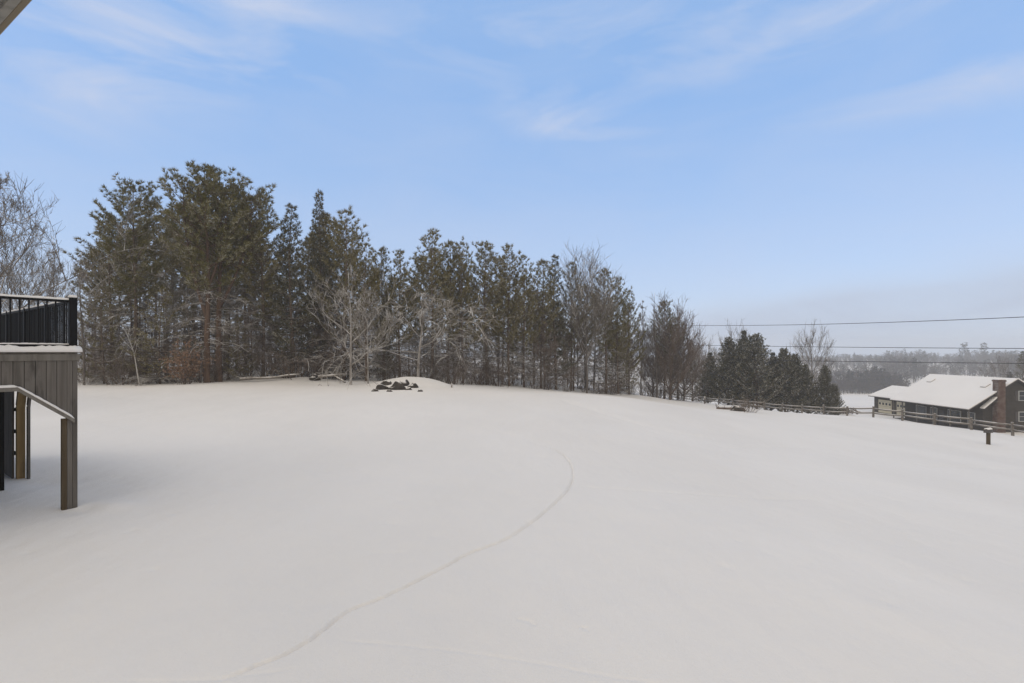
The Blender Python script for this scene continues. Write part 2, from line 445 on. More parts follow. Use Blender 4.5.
def conifer(name, seed, h, r0, cb, prof, per=5, step=0.55, rise=0.25, droop=-0.1, barkm='bark_pine', folm='fol_pine',
            tl=0.34, tn=9, tw=0.055, spread=0.9, inner=0.3, dead=(0.12, 1.2, 14), shoots=1.0, forks=None, pieces=1.0, skirt=0):
    """a conifer: tapered trunk with limbs, dead lower branches, needles in tufts on the side shoots"""
    R = random.Random(seed)
    tr, cr, lb = MB(), MB(), MB()
    path = trunk_path(R, h, 0.018, 0.22)
    stems = [(path, r0, 0.0)]
    for pth, rr, z0 in stems:
        tr.tube([Vector((0,0,-0.5))] + pth, [rr*1.25] + [max(0.012, rr*(1-0.93*i/(len(pth)-1))) for i in range(len(pth))], 8)
    if forks:
        for (tf, ang, lean_, hh) in forks:
            b = at(path, tf)
            pp = [b + Vector((math.cos(ang)*lean_*(1-(1-t)**2), math.sin(ang)*lean_*(1-(1-t)**2), (hh)*t)) for t in [i/8 for i in range(9)]]
            tr.tube(pp, [max(0.012, r0*(1-tf)*0.85*(1-0.93*i/8)) for i in range(9)], 7)
            stems.append((pp, r0*0.6, b.z))
    for si, (pth, rr, z0) in enumerate(stems):
        top = pth[-1].z; start = cb*h if si == 0 else max(cb*h, z0 + 0.35*(top-z0))
        z = start
        while z < top - 0.05:
            s = (z - cb*h) / max(0.1, (h - cb*h)); s = max(0, min(1, s))
            rad = prof(s) * (1.0 if si == 0 else 0.75)
            nb = max(2, int(round(per + R.uniform(-1, 1))))
            a0 = R.uniform(0, 6.28)
            for k in range(nb):
                if R.random() > pieces: continue
                a = a0 + 6.28*k/nb + R.uniform(-0.5, 0.5)
                L = max(0.15, rad * R.uniform(0.45, 1.22))
                t = (z + R.uniform(-0.2, 0.2) - z0) / max(0.01, (top - z0))
                b = at(pth, t)
                el = rise + 0.55*s + R.uniform(-0.15, 0.15)
                pts = []
                for i in range(5):
                    q = i/4
                    hr = L*q
                    wob = 0.06*L*math.sin(q*4+a*3)
                    pts.append(b + Vector((math.cos(a)*hr - math.sin(a)*wob, math.sin(a)*hr + math.cos(a)*wob, L*(el*q + droop*math.sin(q*PI)*1.2 + 0.25*max(0, q-0.5)))))
                br = max(0.012, min(0.05, 0.018*L))
                tr.tube(pts, [br*(1-0.75*i/4) for i in range(5)], 4, cap=False)
                ns = max(2, int(L*4.2*shoots))
                for j in range(ns):
                    q = inner + (1-inner)*(j + R.random())/ns
                    p = at(pts, q)
                    d = (at(pts, min(1, q+0.1)) - at(pts, max(0, q-0.1))); d.normalize()
                    side = d.cross(Vector((0,0,1))); 
                    if side.length < 1e-3: side = Vector((1,0,0))
                    side.normalize(); side *= R.choice((-1, 1))
                    sl = (0.18 + 0.45*L*(1-q)*0.5) * R.uniform(0.6, 1.3)
                    e = p + (d*0.7 + side*R.uniform(0.2, 0.9) + Vector((0,0,R.uniform(0.0, 0.55)))) * sl
                    dd = (e - p).normalized()
                    tuft(cr, R, e, (dd + Vector((0,0,0.35))).normalized(), tl, tn, tw, spread)
                    if sl > 0.3: tuft(cr, R, p.lerp(e, 0.5), dd, tl*0.9, tn-2, tw, spread)
                tuft(cr, R, pts[-1], (pts[-1]-pts[-2]).normalized(), tl, tn, tw, spread*0.9)
            z += step * R.uniform(0.7, 1.25) * (1 - 0.35*s)
        for _ in range(4): tuft(cr, R, pth[-1] + Vector((0,0,-0.12)), Vector((0,0,1)), tl*0.9, tn, tw, 0.7)
    # dead lower branches
    z_lo, Ld, nd = dead
    for _ in range(int(nd*1.7)):
        t = R.uniform(z_lo, max(cb*1.1, z_lo+.05)); b = at(path, t); a = R.uniform(0, 6.28); L = Ld*R.uniform(0.35, 1.35)
        up = R.uniform(.05, .35); bend = R.uniform(-.35, .35)
        pts = [b + Vector((math.cos(a+bend*q)*L*q, math.sin(a+bend*q)*L*q, L*(up*q - (up+R.uniform(.1,.25))*q*q))) for q in (0, .25, .5, .75, 1)]
        lb.tube(pts, [.030, .024, .019, .014, .008], 4, cap=False)
        for _ in range(7):
            q = R.uniform(0.25, 1); p = at(pts, q); e = p + Vector((math.cos(a+R.uniform(-1.1,1.1)), math.sin(a+R.uniform(-1.1,1.1)), R.uniform(-.45,.3)))*L*0.4*R.uniform(.3,1)
            lb.tube([p, p.lerp(e,.5)+rv(R)*.05, e], [.013, .010, .005], 3, cap=False)
            g = p.lerp(e, .6); lb.tube([g, g + rv(R)*L*.16], [.008, .004], 3, cap=False)
    return name, tr, cr, h, barkm, folm, lb

def deciduous(name, seed, h, r0, spread=0.5, levels=5, n0=5, up=0.35, barkm='bark_grey', twigs=1.0, first=0.3, lean=0.03, droop=0.0, tw_r=0.009, lenf=0.62):
    """a bare tree: limbs that fork into fine twigs"""
    R = random.Random(seed); tr, cr = MB(), MB()
    path = trunk_path(R, h*0.92, lean, 0.18, 12)
    tr.tube([Vector((0,0,-0.5))] + path, [r0*1.25] + [max(0.012, r0*(1-0.92*i/12)) for i in range(13)], 7)
    def grow(b, d, L, r, lev):
        pts = [b]; p = b; dd = d.copy()
        ns = 4 if lev < 3 else 3
        for i in range(ns):
            dd = (dd + rv(R)*(0.34 if lev < 3 else .24) + Vector((0,0,up*0.25 - droop*0.3*(i+1)/ns*lev))).normalized()
            p = p + dd*L/ns; pts.append(p)
        tgt = tr if lev <= 2 else cr
        tgt.tube(pts, [max(tw_r*0.4, r*(1-0.7*i/ns)) for i in range(ns+1)], 5 if lev < 2 else 3, cap=False)
        if lev >= levels: return
        nc = max(2, int(R.uniform(3, 6)*twigs))
        for j in range(nc):
            q = R.uniform(0.25, 1.0); bb = at(pts, q)
            cd = (dd + rv(R)*0.95*(0.7+spread*0.6) + Vector((0,0,up*0.5))).normalized()
            grow(bb, cd, L*R.uniform(0.45, 0.7), max(tw_r, r*0.5), lev+1)
    n = int(n0 * 2.4)
    for i in range(n):
        t = first + (0.97-first)*(i+R.random()*0.7)/n
        b = at(path, t); a = i*2.4 + R.uniform(-.5, .5)
        el = 0.45 + 0.9*t*up*1.6 + R.uniform(-.15, .25)
        d = Vector((math.cos(a)*spread*1.6, math.sin(a)*spread*1.6, el)).normalized()
        grow(b, d, h*lenf*(1.08-t)*R.uniform(0.65, 1.0)*(0.55+spread*0.5), r0*0.5*(1.1-t), 1)
    return name, tr, cr, h, barkm, barkm

def shrub(name, seed, h, n=26, barkm='twig_brown', folm=None, spread=0.55, leaf=0, tw=0.008):
    R = random.Random(seed); tr, cr = MB(), MB()
    for i in range(n):
        a = R.uniform(0, 6.28); rr = R.uniform(0, 0.35*h*spread)
        b = Vector((math.cos(a)*rr, math.sin(a)*rr, -0.15)); d = Vector((math.cos(a)*spread*R.uniform(0.1,1.2), math.sin(a)*spread*R.uniform(0.1,1.2), 1)).normalized()
        L = h*R.uniform(0.55, 1.05); pts = [b]; p = b
        for k in range(4):
            d = (d + rv(R)*0.2).normalized(); p = p + d*L/4; pts.append(p)
        tr.tube(pts, [tw*2.0, tw*1.7, tw*1.3, tw*.9, tw*.5], 3, cap=False)
        for j in range(7):
            q = R.uniform(0.3, 1); s = at(pts, q); e = s + (d*0.7 + rv(R)*0.8).normalized()*L*R.uniform(0.15, 0.35)
            cr.tube([s, s.lerp(e, .5)+rv(R)*L*.02, e], [tw, tw*.7, tw*.4], 3, cap=False)
            if leaf:
                for _ in range(leaf): tuft(cr, R, s.lerp(e, R.random()), rv(R), 0.16, 2, 0.09, 1.0)
            for _ in range(2):
                g = s.lerp(e, R.uniform(.3, 1)); cr.tube([g, g + (d*.5+rv(R)).normalized()*L*.12], [tw*.6, tw*.3], 3, cap=False)
    return name, tr, cr, h, barkm, folm or barkm

def oval_tree(name, seed, h, w, nl=30, ns=7, nt=4, r0=.14, tw=.012, barkm='bark_grey', zc=.62, rz=.38, t0=.16):
    """a bare tree whose limbs rise into a rounded oval dome of fine twigs"""
    R = random.Random(seed); tr, cr = MB(), MB(); path = trunk_path(R, h*.8, .02, .15, 10)
    tr.tube([Vector((0, 0, -.5))] + path, [r0*1.25] + [max(tw, r0*(1-.9*i/10)) for i in range(11)], 7)
    for i in range(nl):
        el = math.asin(min(1, -.55 + 1.55*(i+.5)/nl)); a = i*2.4 + R.uniform(-.4, .4); k = R.uniform(.82, 1.05)
        e = Vector((math.cos(a)*math.cos(el)*w*.5*k, math.sin(a)*math.cos(el)*w*.5*k, h*(zc + rz*math.sin(el)*k)))
        t = max(t0, min(.95, (e.z/h - R.uniform(.25, .42))/.8)); b = at(path, t)
        c1 = b.lerp(e, .5) + Vector((e.x-b.x, e.y-b.y, 0))*.22 + rv(R)*h*.015
        pts = [b*(1-q)**2 + c1*2*q*(1-q) + e*q*q + rv(R)*h*.006*(q > 0) for q in (0, .2, .4, .6, .8, 1)]
        r = r0*.42*(1.1-t)
        tr.tube(pts, [max(tw*.6, r*(1-.8*q)) for q in (0, .2, .4, .6, .8, 1)], 5, cap=False)
        d0 = (pts[-1]-pts[-3]).normalized()
        for j in range(ns):
            q = R.uniform(.25, 1); p = at(pts, q)
            d = (d0*.8 + Vector((0, 0, .45)) + rv(R)*.75).normalized(); L = h*R.uniform(.08, .17)
            m = p + d*L*.5 + rv(R)*L*.06; f = m + (d + Vector((0, 0, .2)) + rv(R)*.25).normalized()*L*.5
            cr.tube([p, m, f], [tw*1.5, tw*1.1, tw*.5], 3, cap=False)
            for _ in range(nt):
                g = p.lerp(m, R.random()*1.0) if R.random() < .4 else m.lerp(f, R.random())
                x = g + (d*.9 + Vector((0, 0, .25)) + rv(R)*.8).normalized()*L*R.uniform(.25, .6)
                cr.tube([g, g.lerp(x, .5) + rv(R)*L*.03, x], [tw, tw*.75, tw*.4], 3, cap=False)
    return name, tr, cr, h, barkm, barkm

PROTO = {}
def register(key, spec, cat):
    name, tr, cr, h, bm, fm = spec[:6]
    for pn, mb, mm in [('trunk', tr, bm), ('crown', cr, fm)] + ([('lower_branches', spec[6], 'bark_limb')] if len(spec) > 6 else []):
        PROTO.setdefault(key, {'h': h, 'name': name, 'cat': cat, 'parts': [], 'root': None})
        PROTO[key]['parts'].append((pn, mb, mm))

dome = lambda r, e=0.55: (lambda s: r*(1-s**2.2)**e * (0.55+0.45*min(1, s*3.2)))
cone = lambda r, e=0.9: (lambda s: r*(1-s)**e*(0.8+0.2*min(1, s*6)) + 0.1)
register('scots1', conifer('pine_tree', 11, 17.5, .28, .40, dome(3.0), 4, .62, .4, -.02, 'bark_scots', 'fol_scots', .40, 17, .036, .80, .42, (.15, 3.2, 22), 1.25,
         forks=[(.30, 3.4, 1.7, 10.5), (.45, 0.4, 1.5, 8.0)], pieces=.86), 'tree')
register('scots2', conifer('pine_tree', 12, 17.5, .27, .44, dome(3.0), 4, .62, .4, -.02, 'bark_scots', 'fol_scots', .40, 17, .036, .80, .42, (.15, 3.2, 22), 1.25,
         forks=[(.36, 0.2, 2.4, 9.5)], pieces=.86), 'tree')
register('round', conifer('pine_tree', 13, 16.5, .22, .42, dome(2.9, .6), 5, .5, .35, -.05, 'bark_pine', 'fol_scots', .40, 17, .034, .80, .35, (.08, 3.0, 34), 1.25, pieces=.9), 'tree')
register('pine1', conifer('pine_tree', 21, 15, .17, .28, cone(3.0, .62), 5, .55, .42, -.06, 'bark_pine', 'fol_pine', .42, 15, .034, .65, .32, (.05, 2.4, 34), 1.1, pieces=.9), 'tree')
register('pine2', conifer('pine_tree', 22, 15, .17, .34, dome(2.6, .7), 5, .5, .35, -.03, 'bark_pine', 'fol_pine', .40, 15, .034, .72, .32, (.05, 2.4, 36), 1.1, pieces=.9), 'tree')
register('pine3', conifer('pine_tree', 23, 15, .16, .24, cone(3.4, .72), 4, .66, .42, -.1, 'bark_pine', 'fol_pine', .44, 17, .034, .6, .38, (.05, 2.4, 32), 1.1, pieces=.9), 'tree')
register('pole', conifer('pine_tree', 24, 14, .12, .45, dome(1.9, .6), 5, .5, .35, -.02, 'bark_pine', 'fol_pine', .40, 13, .036, .72, .3, (.06, 2.2, 44), 1.0), 'tree')
register('pole2', conifer('pine_tree', 25, 14, .11, .38, cone(2.2, .6), 4, .56, .4, -.05, 'bark_pine', 'fol_pine', .42, 13, .036, .65, .3, (.06, 2.4, 40), 1.0), 'tree')
register('spruce1', conifer('spruce_tree', 31, 15, .18, .10, cone(2.5, .95), 7, .42, -.05, -.06, 'bark_pine', 'fol_spruce', .28, 13, .030, .7, .15, (.03, 1.4, 18), 1.7), 'tree')
register('spruce2', conifer('spruce_tree', 32, 14, .17, .14, cone(2.4, .8), 6, .46, .0, -.08, 'bark_pine', 'fol_spruce', .30, 13, .030, .7, .2, (.03, 1.8, 24), 1.5, pieces=.9), 'tree')
register('under', conifer('young_pine', 41, 9, .09, .08, cone(3.0, .6), 4, .55, .08, -.1, 'bark_pine', 'fol_pine', .32, 11, .032, .7, .35, (.03, 2.2, 26), 1.0), 'tree')
for i in range(3):
    register('cedar%d' % (i+1), conifer('cedar_tree', 51+i, 10, .16, .03, [cone(3.3, .85), cone(3.3, 1.0), cone(3.2, .75)][i], 9, .32, .35, -.06, 'bark_pine', 'fol_cedar', .30, 12, .050, .65, .25, (.01, .8, 4), 1.45), 'tree')
register('twiggy', deciduous('brown_tree', 43, 12, .13, .50, 5, 7, .34, 'twig_brown', 1.05, .08, tw_r=.014, lenf=.52), 'tree')
register('bare_big', deciduous('bare_tree', 61, 12, .15, .62, 5, 6, .4, 'bark_grey', 1.0, .2, tw_r=.011), 'tree')
register('bare_snowy', deciduous('bare_tree', 63, 9, .10, .60, 4, 5, .42, 'bark_snowy', .95, .15, tw_r=.015, lenf=.75), 'tree')
register('bare_arch', deciduous('bare_tree', 64, 8, .10, .85, 4, 6, .25, 'bark_snowy', 1.0, .22, lean=.12, droop=.3, tw_r=.017, lenf=.9), 'tree')
register('bare_thin', deciduous('bare_tree', 65, 13, .09, .34, 5, 6, .5, 'bark_grey', .95, .25, tw_r=.010, lenf=.40), 'tree')
register('oval_tall', oval_tree('bare_tree', 81, 16, 6.0, 46, 9, 5, .13, .013, 'bark_grey', .70, .30, .30), 'tree')
register('oval_far', oval_tree('bare_tree', 82, 12, 7.2, 34, 8, 5, .16, .017, 'bark_grey', .63, .37, .14), 'tree')
register('oval_brown', oval_tree('brown_tree', 83, 12, 6.6, 52, 10, 7, .13, .015, 'twig_brown', .56, .44, .06), 'tree')
register('snag', deciduous('dead_tree', 66, 12, .13, .25, 3, 3, .1, 'bark_grey', .7, .45, tw_r=.014, lenf=.22), 'tree')
register('birch', deciduous('birch_sapling', 67, 5.5, .06, .25, 3, 3, .4, 'bark_birch', .8, .45, lean=.2), 'tree')
register('brush1', shrub('bare_shrub', 71, 2.6, 26), 'shrub')
register('brush2', shrub('bare_shrub', 72, 3.4, 24, spread=.4), 'shrub')
register('brush3', shrub('bare_shrub', 73, 2.0, 30, spread=.8), 'shrub')
register('beech', shrub('beech_shrub', 74, 3.6, 34, 'twig_brown', 'fol_beech', .42, 4), 'shrub')

def plant(key, X, Y, H, wf, label, group=None, rz=None, R=random.Random(5), z=None):
    pr = PROTO[key]
    s = H / pr['h']; sc = (s*wf, s*wf, s)
    if rz is None: rz = R.uniform(0, 6.28)
    loc = (X, Y, (gz(X, Y) if z is None else z) - 0.02)
    if pr['root'] is None:
        root = empty(pr['name'], loc, label, pr['cat'], group, rz); root.scale = sc
        for pn, mb, mm in pr['parts']: mb.build(pn, M[mm], root)
        pr['root'] = root
        return root
    r = copy_thing(pr['root'], loc, rz, sc, label, group)
    if group is None and 'group' in r: del r['group']
    return r
def plant_px(key, px, top, Y, wf, label, group=None, rz=None):
    X = (px-512)/F*Y; g = gz(X, Y)
    H = EYE + (HOR-top)/F*Y - g
    if key in ('twiggy',): H *= 1.06
    if key[:4] == 'oval': H *= .94
    if key[:4] in ('scot', 'roun', 'pine', 'pole', 'ceda'): H *= .955
    return plant(key, X, Y, H, wf, label, group, rz)

YL = ([-40, 80, 200, 300, 430, 500, 560, 600, 650, 690], [42, 44, 43.5, 45, 47.5, 52.5, 57.5, 61.5, 68, 76])
yline = lambda px: float(np.interp(px, *YL))
SKY = ([80, 118, 138, 165, 205, 240, 262, 280, 292, 317, 343, 365, 380, 395, 432, 460, 487, 509, 535, 560, 586, 605, 628, 645, 668, 690],
       [250, 195, 180, 185, 163, 170, 195, 215, 208, 197, 204, 235, 246, 250, 230, 240, 240, 243, 256, 258, 258, 265, 285, 300, 305, 330])
skyl = lambda px: float(np.interp(px, *SKY))

FRONT = [
 ('bare_big', -18, 158, 27, 1.0, 'wide bare tree with snowy twigs at the left edge, beyond the deck railing'),
 ('bare_thin', 57, 226, 40, 1.1, 'dark slim bare tree rising just above the deck corner post'),
 ('bare_thin', 84, 240, 43, 1.2, 'slim bare tree with crooked top between the deck post and the round pine'),
 ('oval_tall', 20, 235, 46, 1.2, 'bare tree with fine upright twigs standing far behind the deck railing'),
 ('round', 134, 178, 46, 1.0, 'tall pine with a dense rounded crown, first big pine from the deck'),
 ('scots1', 207, 161, 44, 1.0, 'tallest pine of the wood, with orange bark and forked stem behind the russet shrub', None, 0.3),
 ('scots2', 219, 165, 45, 1.05, 'big orange barked pine leaning its crown right, beside the tallest pine', None, 0.1),
 ('pine2', 263, 193, 48, 1.0, 'pine with narrow crown just right of the two big orange barked pines'),
 ('spruce2', 293, 207, 48, 1.0, 'dark dense spruce left of the sharp pointed spire'),
 ('spruce1', 318, 194, 50, .85, 'dark spruce with the sharpest pointed spire of the wood'),
 ('pine3', 344, 203, 49, 1.0, 'pine with loose feathery branches reaching right, beside the pointed spruce'),
 ('pine3', 366, 238, 48, .9, 'short feathery pine on the right flank of the loose branched pine'),
 ('pine2', 383, 246, 51, .9, 'small pine in the dip of the treetops behind the rock pile'),
 ('pine1', 400, 248, 50, .9, 'pine behind the snow mound, left of the arching snowy branches'),
 ('pine1', 432, 227, 52, 1.0, 'pine that stands highest right of the dip in the treetops'),
 ('pine2', 448, 238, 54, .9, 'pine with narrow top, close right of the highest pine in mid wood'),
 ('pine3', 463, 237, 54, .85, 'open feathery pine in mid wood, left of the blunt topped pine'),
 ('pine2', 487, 239, 56, 1.1, 'pine with a blunt bushy top and straight bare stem in mid wood'),
 ('pine1', 509, 242, 57, .9, 'pine with a thin pointed top, right of the blunt topped pine'),
 ('pine3', 524, 250, 58, .9, 'feathery pine right of the thin pointed one in mid wood'),
 ('pine2', 541, 257, 60, .9, 'low bushy pine in mid wood, left of the spiky grey topped pine'),
 ('spruce2', 556, 257, 62, .9, 'dark spruce between the bushy pine and the tall pale bare tree'),
 ('pine3', 571, 257, 64, .8, 'pine with spiky top touching the left side of the tall pale bare tree'),
 ('oval_tall', 587, 245, 62, 1.1, 'tall pale bare tree with fine twiggy dome, right part of the wood'),
 ('pine2', 606, 267, 65, .9, 'pine with olive crown close right of the tall pale bare tree'),
 ('pine1', 618, 275, 66, .8, 'slim pine second from the right end of the tall treetops'),
 ('pine3', 629, 286, 68, .75, 'last slim pine where the tall treetops step down'),
 ('bare_thin', 641, 290, 70, 1.0, 'thin bare tree in the gap before the twiggy brown tree'),
 ('snag', 657, 283, 70, .9, 'dead bare stem sticking out above the twiggy brown tree'),
 ('oval_brown', 670, 299, 70.5, 1.05, 'broad twiggy brown tree at the right end of the wood'),
 ('oval_brown', 684, 318, 74, 1.0, 'lower twiggy brown tree on the right flank of the broad twiggy one'),
 ('oval_brown', 653, 325, 72, .9, 'low twiggy brown tree at the foot of the dead stem'),
 ('pine2', 664, 299, 72, .95, 'slim dark pine inside the broad twiggy brown tree'),
 ('pine1', 678, 316, 75, 1.0, 'small dark pine showing through the twigs right of the broad brown tree'),
 ('spruce2', 692, 352, 84, 1.1, 'low dark spruce between the twiggy brown tree and the cedars'),
 ('bare_snowy', 351, 262, 43.5, 1.0, 'pale snow coated bare tree at the wood edge, left of the rock pile'),
 ('bare_snowy', 368, 290, 44.5, .8, 'small snow coated bare tree close behind the rock pile'),
 ('bare_arch', 418, 285, 47.0, 1.25, 'bare tree with snow laden arching branches behind the snow mound'),
 ('birch', 140, 318, 43, 1.0, 'thin leaning white birch sapling below the round crowned pine'),
 ('under', 104, 290, 45, 1.0, 'young pine with layered branches next to the deck post'),
 ('under', 160, 290, 44.5, 1.15, 'young pine with long snowy boughs between the round pine and the tallest pine'),
 ('under', 240, 318, 46, .9, 'young pine under the big orange barked pines, right side'),
 ('spruce2', 385, 300, 49, 1.1, 'low dark spruce behind the rock pile'),
 ('cedar1', 728, 336, 86, .95, 'large dark cedar, leftmost tall one of the clump behind the fence'),
 ('cedar2', 744, 330, 90, .8, 'pointed cedar at the top of the clump behind the fence'),
 ('cedar3', 757, 333, 84, 1.15, 'broad dome shaped cedar in the middle of the clump by the fence'),
 ('cedar2', 708, 352, 88, 1.0, 'lower snow flecked cedar at the left end of the clump'),
 ('cedar1', 785, 347, 84, .95, 'rounded cedar just left of the lone bare tree behind the fence'),
 ('cedar3', 797, 353, 88, .8, 'slim cedar standing in front of the lone bare tree behind the fence'),
 ('cedar2', 808, 364, 83, .95, 'low cedar second from the right end of the clump'),
 ('cedar2', 771, 352, 86, .9, 'cedar filling the notch between the broad dome shaped one and the rounded one'),
 ('cedar3', 834, 384, 81, .9, 'smallest lowest cedar at the right end of the clump, next to the open field'),
 ('cedar1', 824, 364, 82, .75, 'small pointed cedar next to the lowest one at the right end of the clump'),
 ('oval_far', 735, 320, 112, .8, 'bare treetop poking out behind the large dark cedar'),
 ('oval_far', 705, 335, 125, 1.1, 'hazy bare tree between the twiggy brown tree and the cedars'),
 ('oval_far', 811, 320, 110, .85, 'lone bare tree standing behind the right half of the cedar clump'),
 ('oval_far', 1000, 352, 125, .9, 'broad bare tree behind the chimney of the house'),
 ('spruce2', 1022, 352, 118, 1.2, 'dark spruce beyond the roof ridge at the right edge'),
 ('beech', 186, 340, 42.6, 1.0, 'russet beech shrub with dead leaves at the foot of the tallest pine'),
]
for f in FRONT: plant_px(*f)
_b = hit(749, 412.5); plant('brush3', _b[0], _b[1], 1.9, 1.15, 'round bare shrub beside the dark log, in front of the fence')

# the rows behind, and the brush at the foot of the wood
R = random.Random(77)
for i in range(54):
    px = 92 + 545*(i + R.uniform(-.4, .4))/54
    dY = R.uniform(5, 26)
    Y = yline(px) + dY
    key = R.choice(['pole', 'pole2', 'pine2', 'pine1', 'pole', 'pole2'])
    plant_px(key, px, skyl(px) + R.uniform(10, 50), Y, R.uniform(.85, 1.15), 'pine with slender bare stem in the inner rows of the wood', 'pines in the inner rows of the wood')
for i in range(26):
    px = 95 + 590*(i + R.uniform(-.4, .4))/26
    Y = yline(px) + R.uniform(2, 16)
    plant_px('bare_thin', px, skyl(px) + R.uniform(40, 110), Y, R.uniform(.9, 1.3), 'thin bare tree among the pine stems inside the wood', 'thin bare trees inside the wood')
for i in range(12):
    px = 95 + 560*(i + R.uniform(-.4, .4))/12
    Y = yline(px) + R.uniform(3, 18)
    plant_px(R.choice(['under', 'spruce2']), px, R.uniform(300, 335), Y, R.uniform(.8, 1.1), 'low young conifer in the shade under the pines', 'young conifers under the pines')
for i in range(22):
    px = 88 + 600*(i + R.uniform(-.5, .5))/22
    Y = yline(px) + R.uniform(1.5, 15)
    plant_px('twiggy', px, R.uniform(285, 340), Y, R.uniform(.8, 1.3), 'low brown leafless tree filling the space between the pine stems', 'low brown trees between the pine stems')
for i in range(95):
    px = 82 + 618*(i + R.uniform(-.5, .5))/95
    Y = yline(px) + abs(R.gauss(0, 5)) + 0.6
    X = (px-512)/F*Y
    plant(R.choice(['brush1', 'brush2', 'brush3', 'brush2']), X, Y, R.uniform(1.2, 3.6), R.uniform(.8, 1.5), 'brown leafless shrub in the underbrush along the wood edge', 'underbrush along the wood edge')

# ------------------------------------------------------------------ far woods
def far_woods():
    R = random.Random(9); mb = MB()
    def tree(X, Y, h, kind):
        z0 = gz(X, Y) - 0.3
        if kind == 0:   # bare crown
            r = h*0.3
            mb.tube([Vector((X, Y, z0)), Vector((X, Y, z0+h*.8))], [.016*h, .005*h], 3, 0, False)
            for _ in range(54):
                a = R.uniform(0, 6.28); q = R.uniform(.25, .85); b = Vector((X, Y, z0+h*q))
                d = Vector((math.cos(a), math.sin(a), R.uniform(.3, 1.6))).normalized()
                L = h*R.uniform(.12, .34)*(1.15-q*.6)
                s = d.cross(rv(R)).normalized()*R.uniform(.010, .020)*h
                b = b + Vector((math.cos(a), math.sin(a), 0))*r*R.random()*.7
                mb.poly([b-s, b+s, b+d*L], 0)
        else:
            w = h*R.uniform(.16, .24)
            mb.tube([Vector((X, Y, z0)), Vector((X, Y, z0+h*.97))], [.016*h, .004*h], 3, 1, False)
            for _ in range(75):
                q = R.uniform(.12, 1)**.8; a = R.uniform(0, 6.28); rr = w*(1.08-q)*R.random()**.5
                c = Vector((X+math.cos(a)*rr, Y+math.sin(a)*rr, z0+h*q))
                d = Vector((math.cos(a), math.sin(a), R.uniform(-.3, .7))).normalized(); s = d.cross(rv(R)).normalized()*R.uniform(.018, .045)*h
                mb.poly([c-s, c+s, c+d*R.uniform(.05, .11)*h], 1)
    # bands: px range, depth range, heights
    for n, p0, p1, y0, y1, h0, h1, pc in [(90, 812, 912, 296, 325, 4, 8, .3), (150, 815, 908, 305, 345, 9, 15, .3), (230, 640, 900, 380, 480, 10, 13.5, .3), (900, 640, 915, 540, 780, 8.5, 12.5, .3), (170, 885, 1080, 400, 500, 13, 20, .25),
                                         (560, 885, 1250, 560, 740, 13, 20.0, .35), (70, 992, 1120, 150, 190, 6, 10.5, .5), (300, -160, 760, 330, 520, 9, 14, .3), (80, 890, 1010, 170, 230, 4, 7, .2)]:
        for _ in range(n):
            px = R.uniform(p0, p1); Y = R.uniform(y0, y1)
            hv = .86 + .12*math.sin(px*.11 + Y*.02) + .10*math.sin(px*.043 + 1.7)
            tree((px-512)/F*Y, Y, R.uniform(h0, h1)*hv, 1 if R.random() < pc else 0)
            px = R.uniform(p0, p1); Y = R.uniform(y0-4, y1)
            tree((px-512)/F*Y, Y, R.uniform(.3, .55)*h1, 0)
    for px in (962, 966, 982, 985): tree((px-512)/F*640, 640, 26, 1)
    o = mb.build('distant_woods', [M['far_twig'], M['far_fir']], None, False)
    setp(o, 'hazy grey woods on the low rise behind the brown house', 'woods', None, 'stuff')
far_woods()

# ------------------------------------------------------------------ fence
def fence():
    root = empty('rail_fence', (38.1, 57, gz(38.1, 57)), 'long split rail fence with snowy rails before the cedars and the house', 'fence')
    o0 = Vector(root.location); R = random.Random(4)
    pos = []
    for t in range(-12, 10):
        x, y = 38.1+.889*t, 57-3.01*t
        pos.append(Vector((x, y, gz(x, y))))
    for p in pos:
        mb = MB(); q = p - o0; w = .085
        Mx = Matrix.Translation(q) @ Matrix.Rotation(R.uniform(-.05, .05), 4, 'X') @ Matrix.Rotation(-.28 + R.uniform(-.1, .1), 4, 'Z')
        mb.box(-w, w, -w, w, -.4, 1.15 + R.uniform(-.06, .06), 0, Mx)
        mb.build('post', M['fence_wood'], root, False, .015)
    for a, b in zip(pos[:-1], pos[1:]):
        for hz in (.50, .92):
            mb = MB()
            e0 = a - o0 + Vector((0, 0, hz + R.uniform(-.06, .05))); e1 = b - o0 + Vector((0, 0, hz + R.uniform(-.06, .05)))
            mid = e0.lerp(e1, .5) + Vector((0, 0, -.03))
            mb.tube([e0, mid, e1], [.07, .085, .07], 6)
            mb.build('rail', M['fence_wood'], root)
fence()

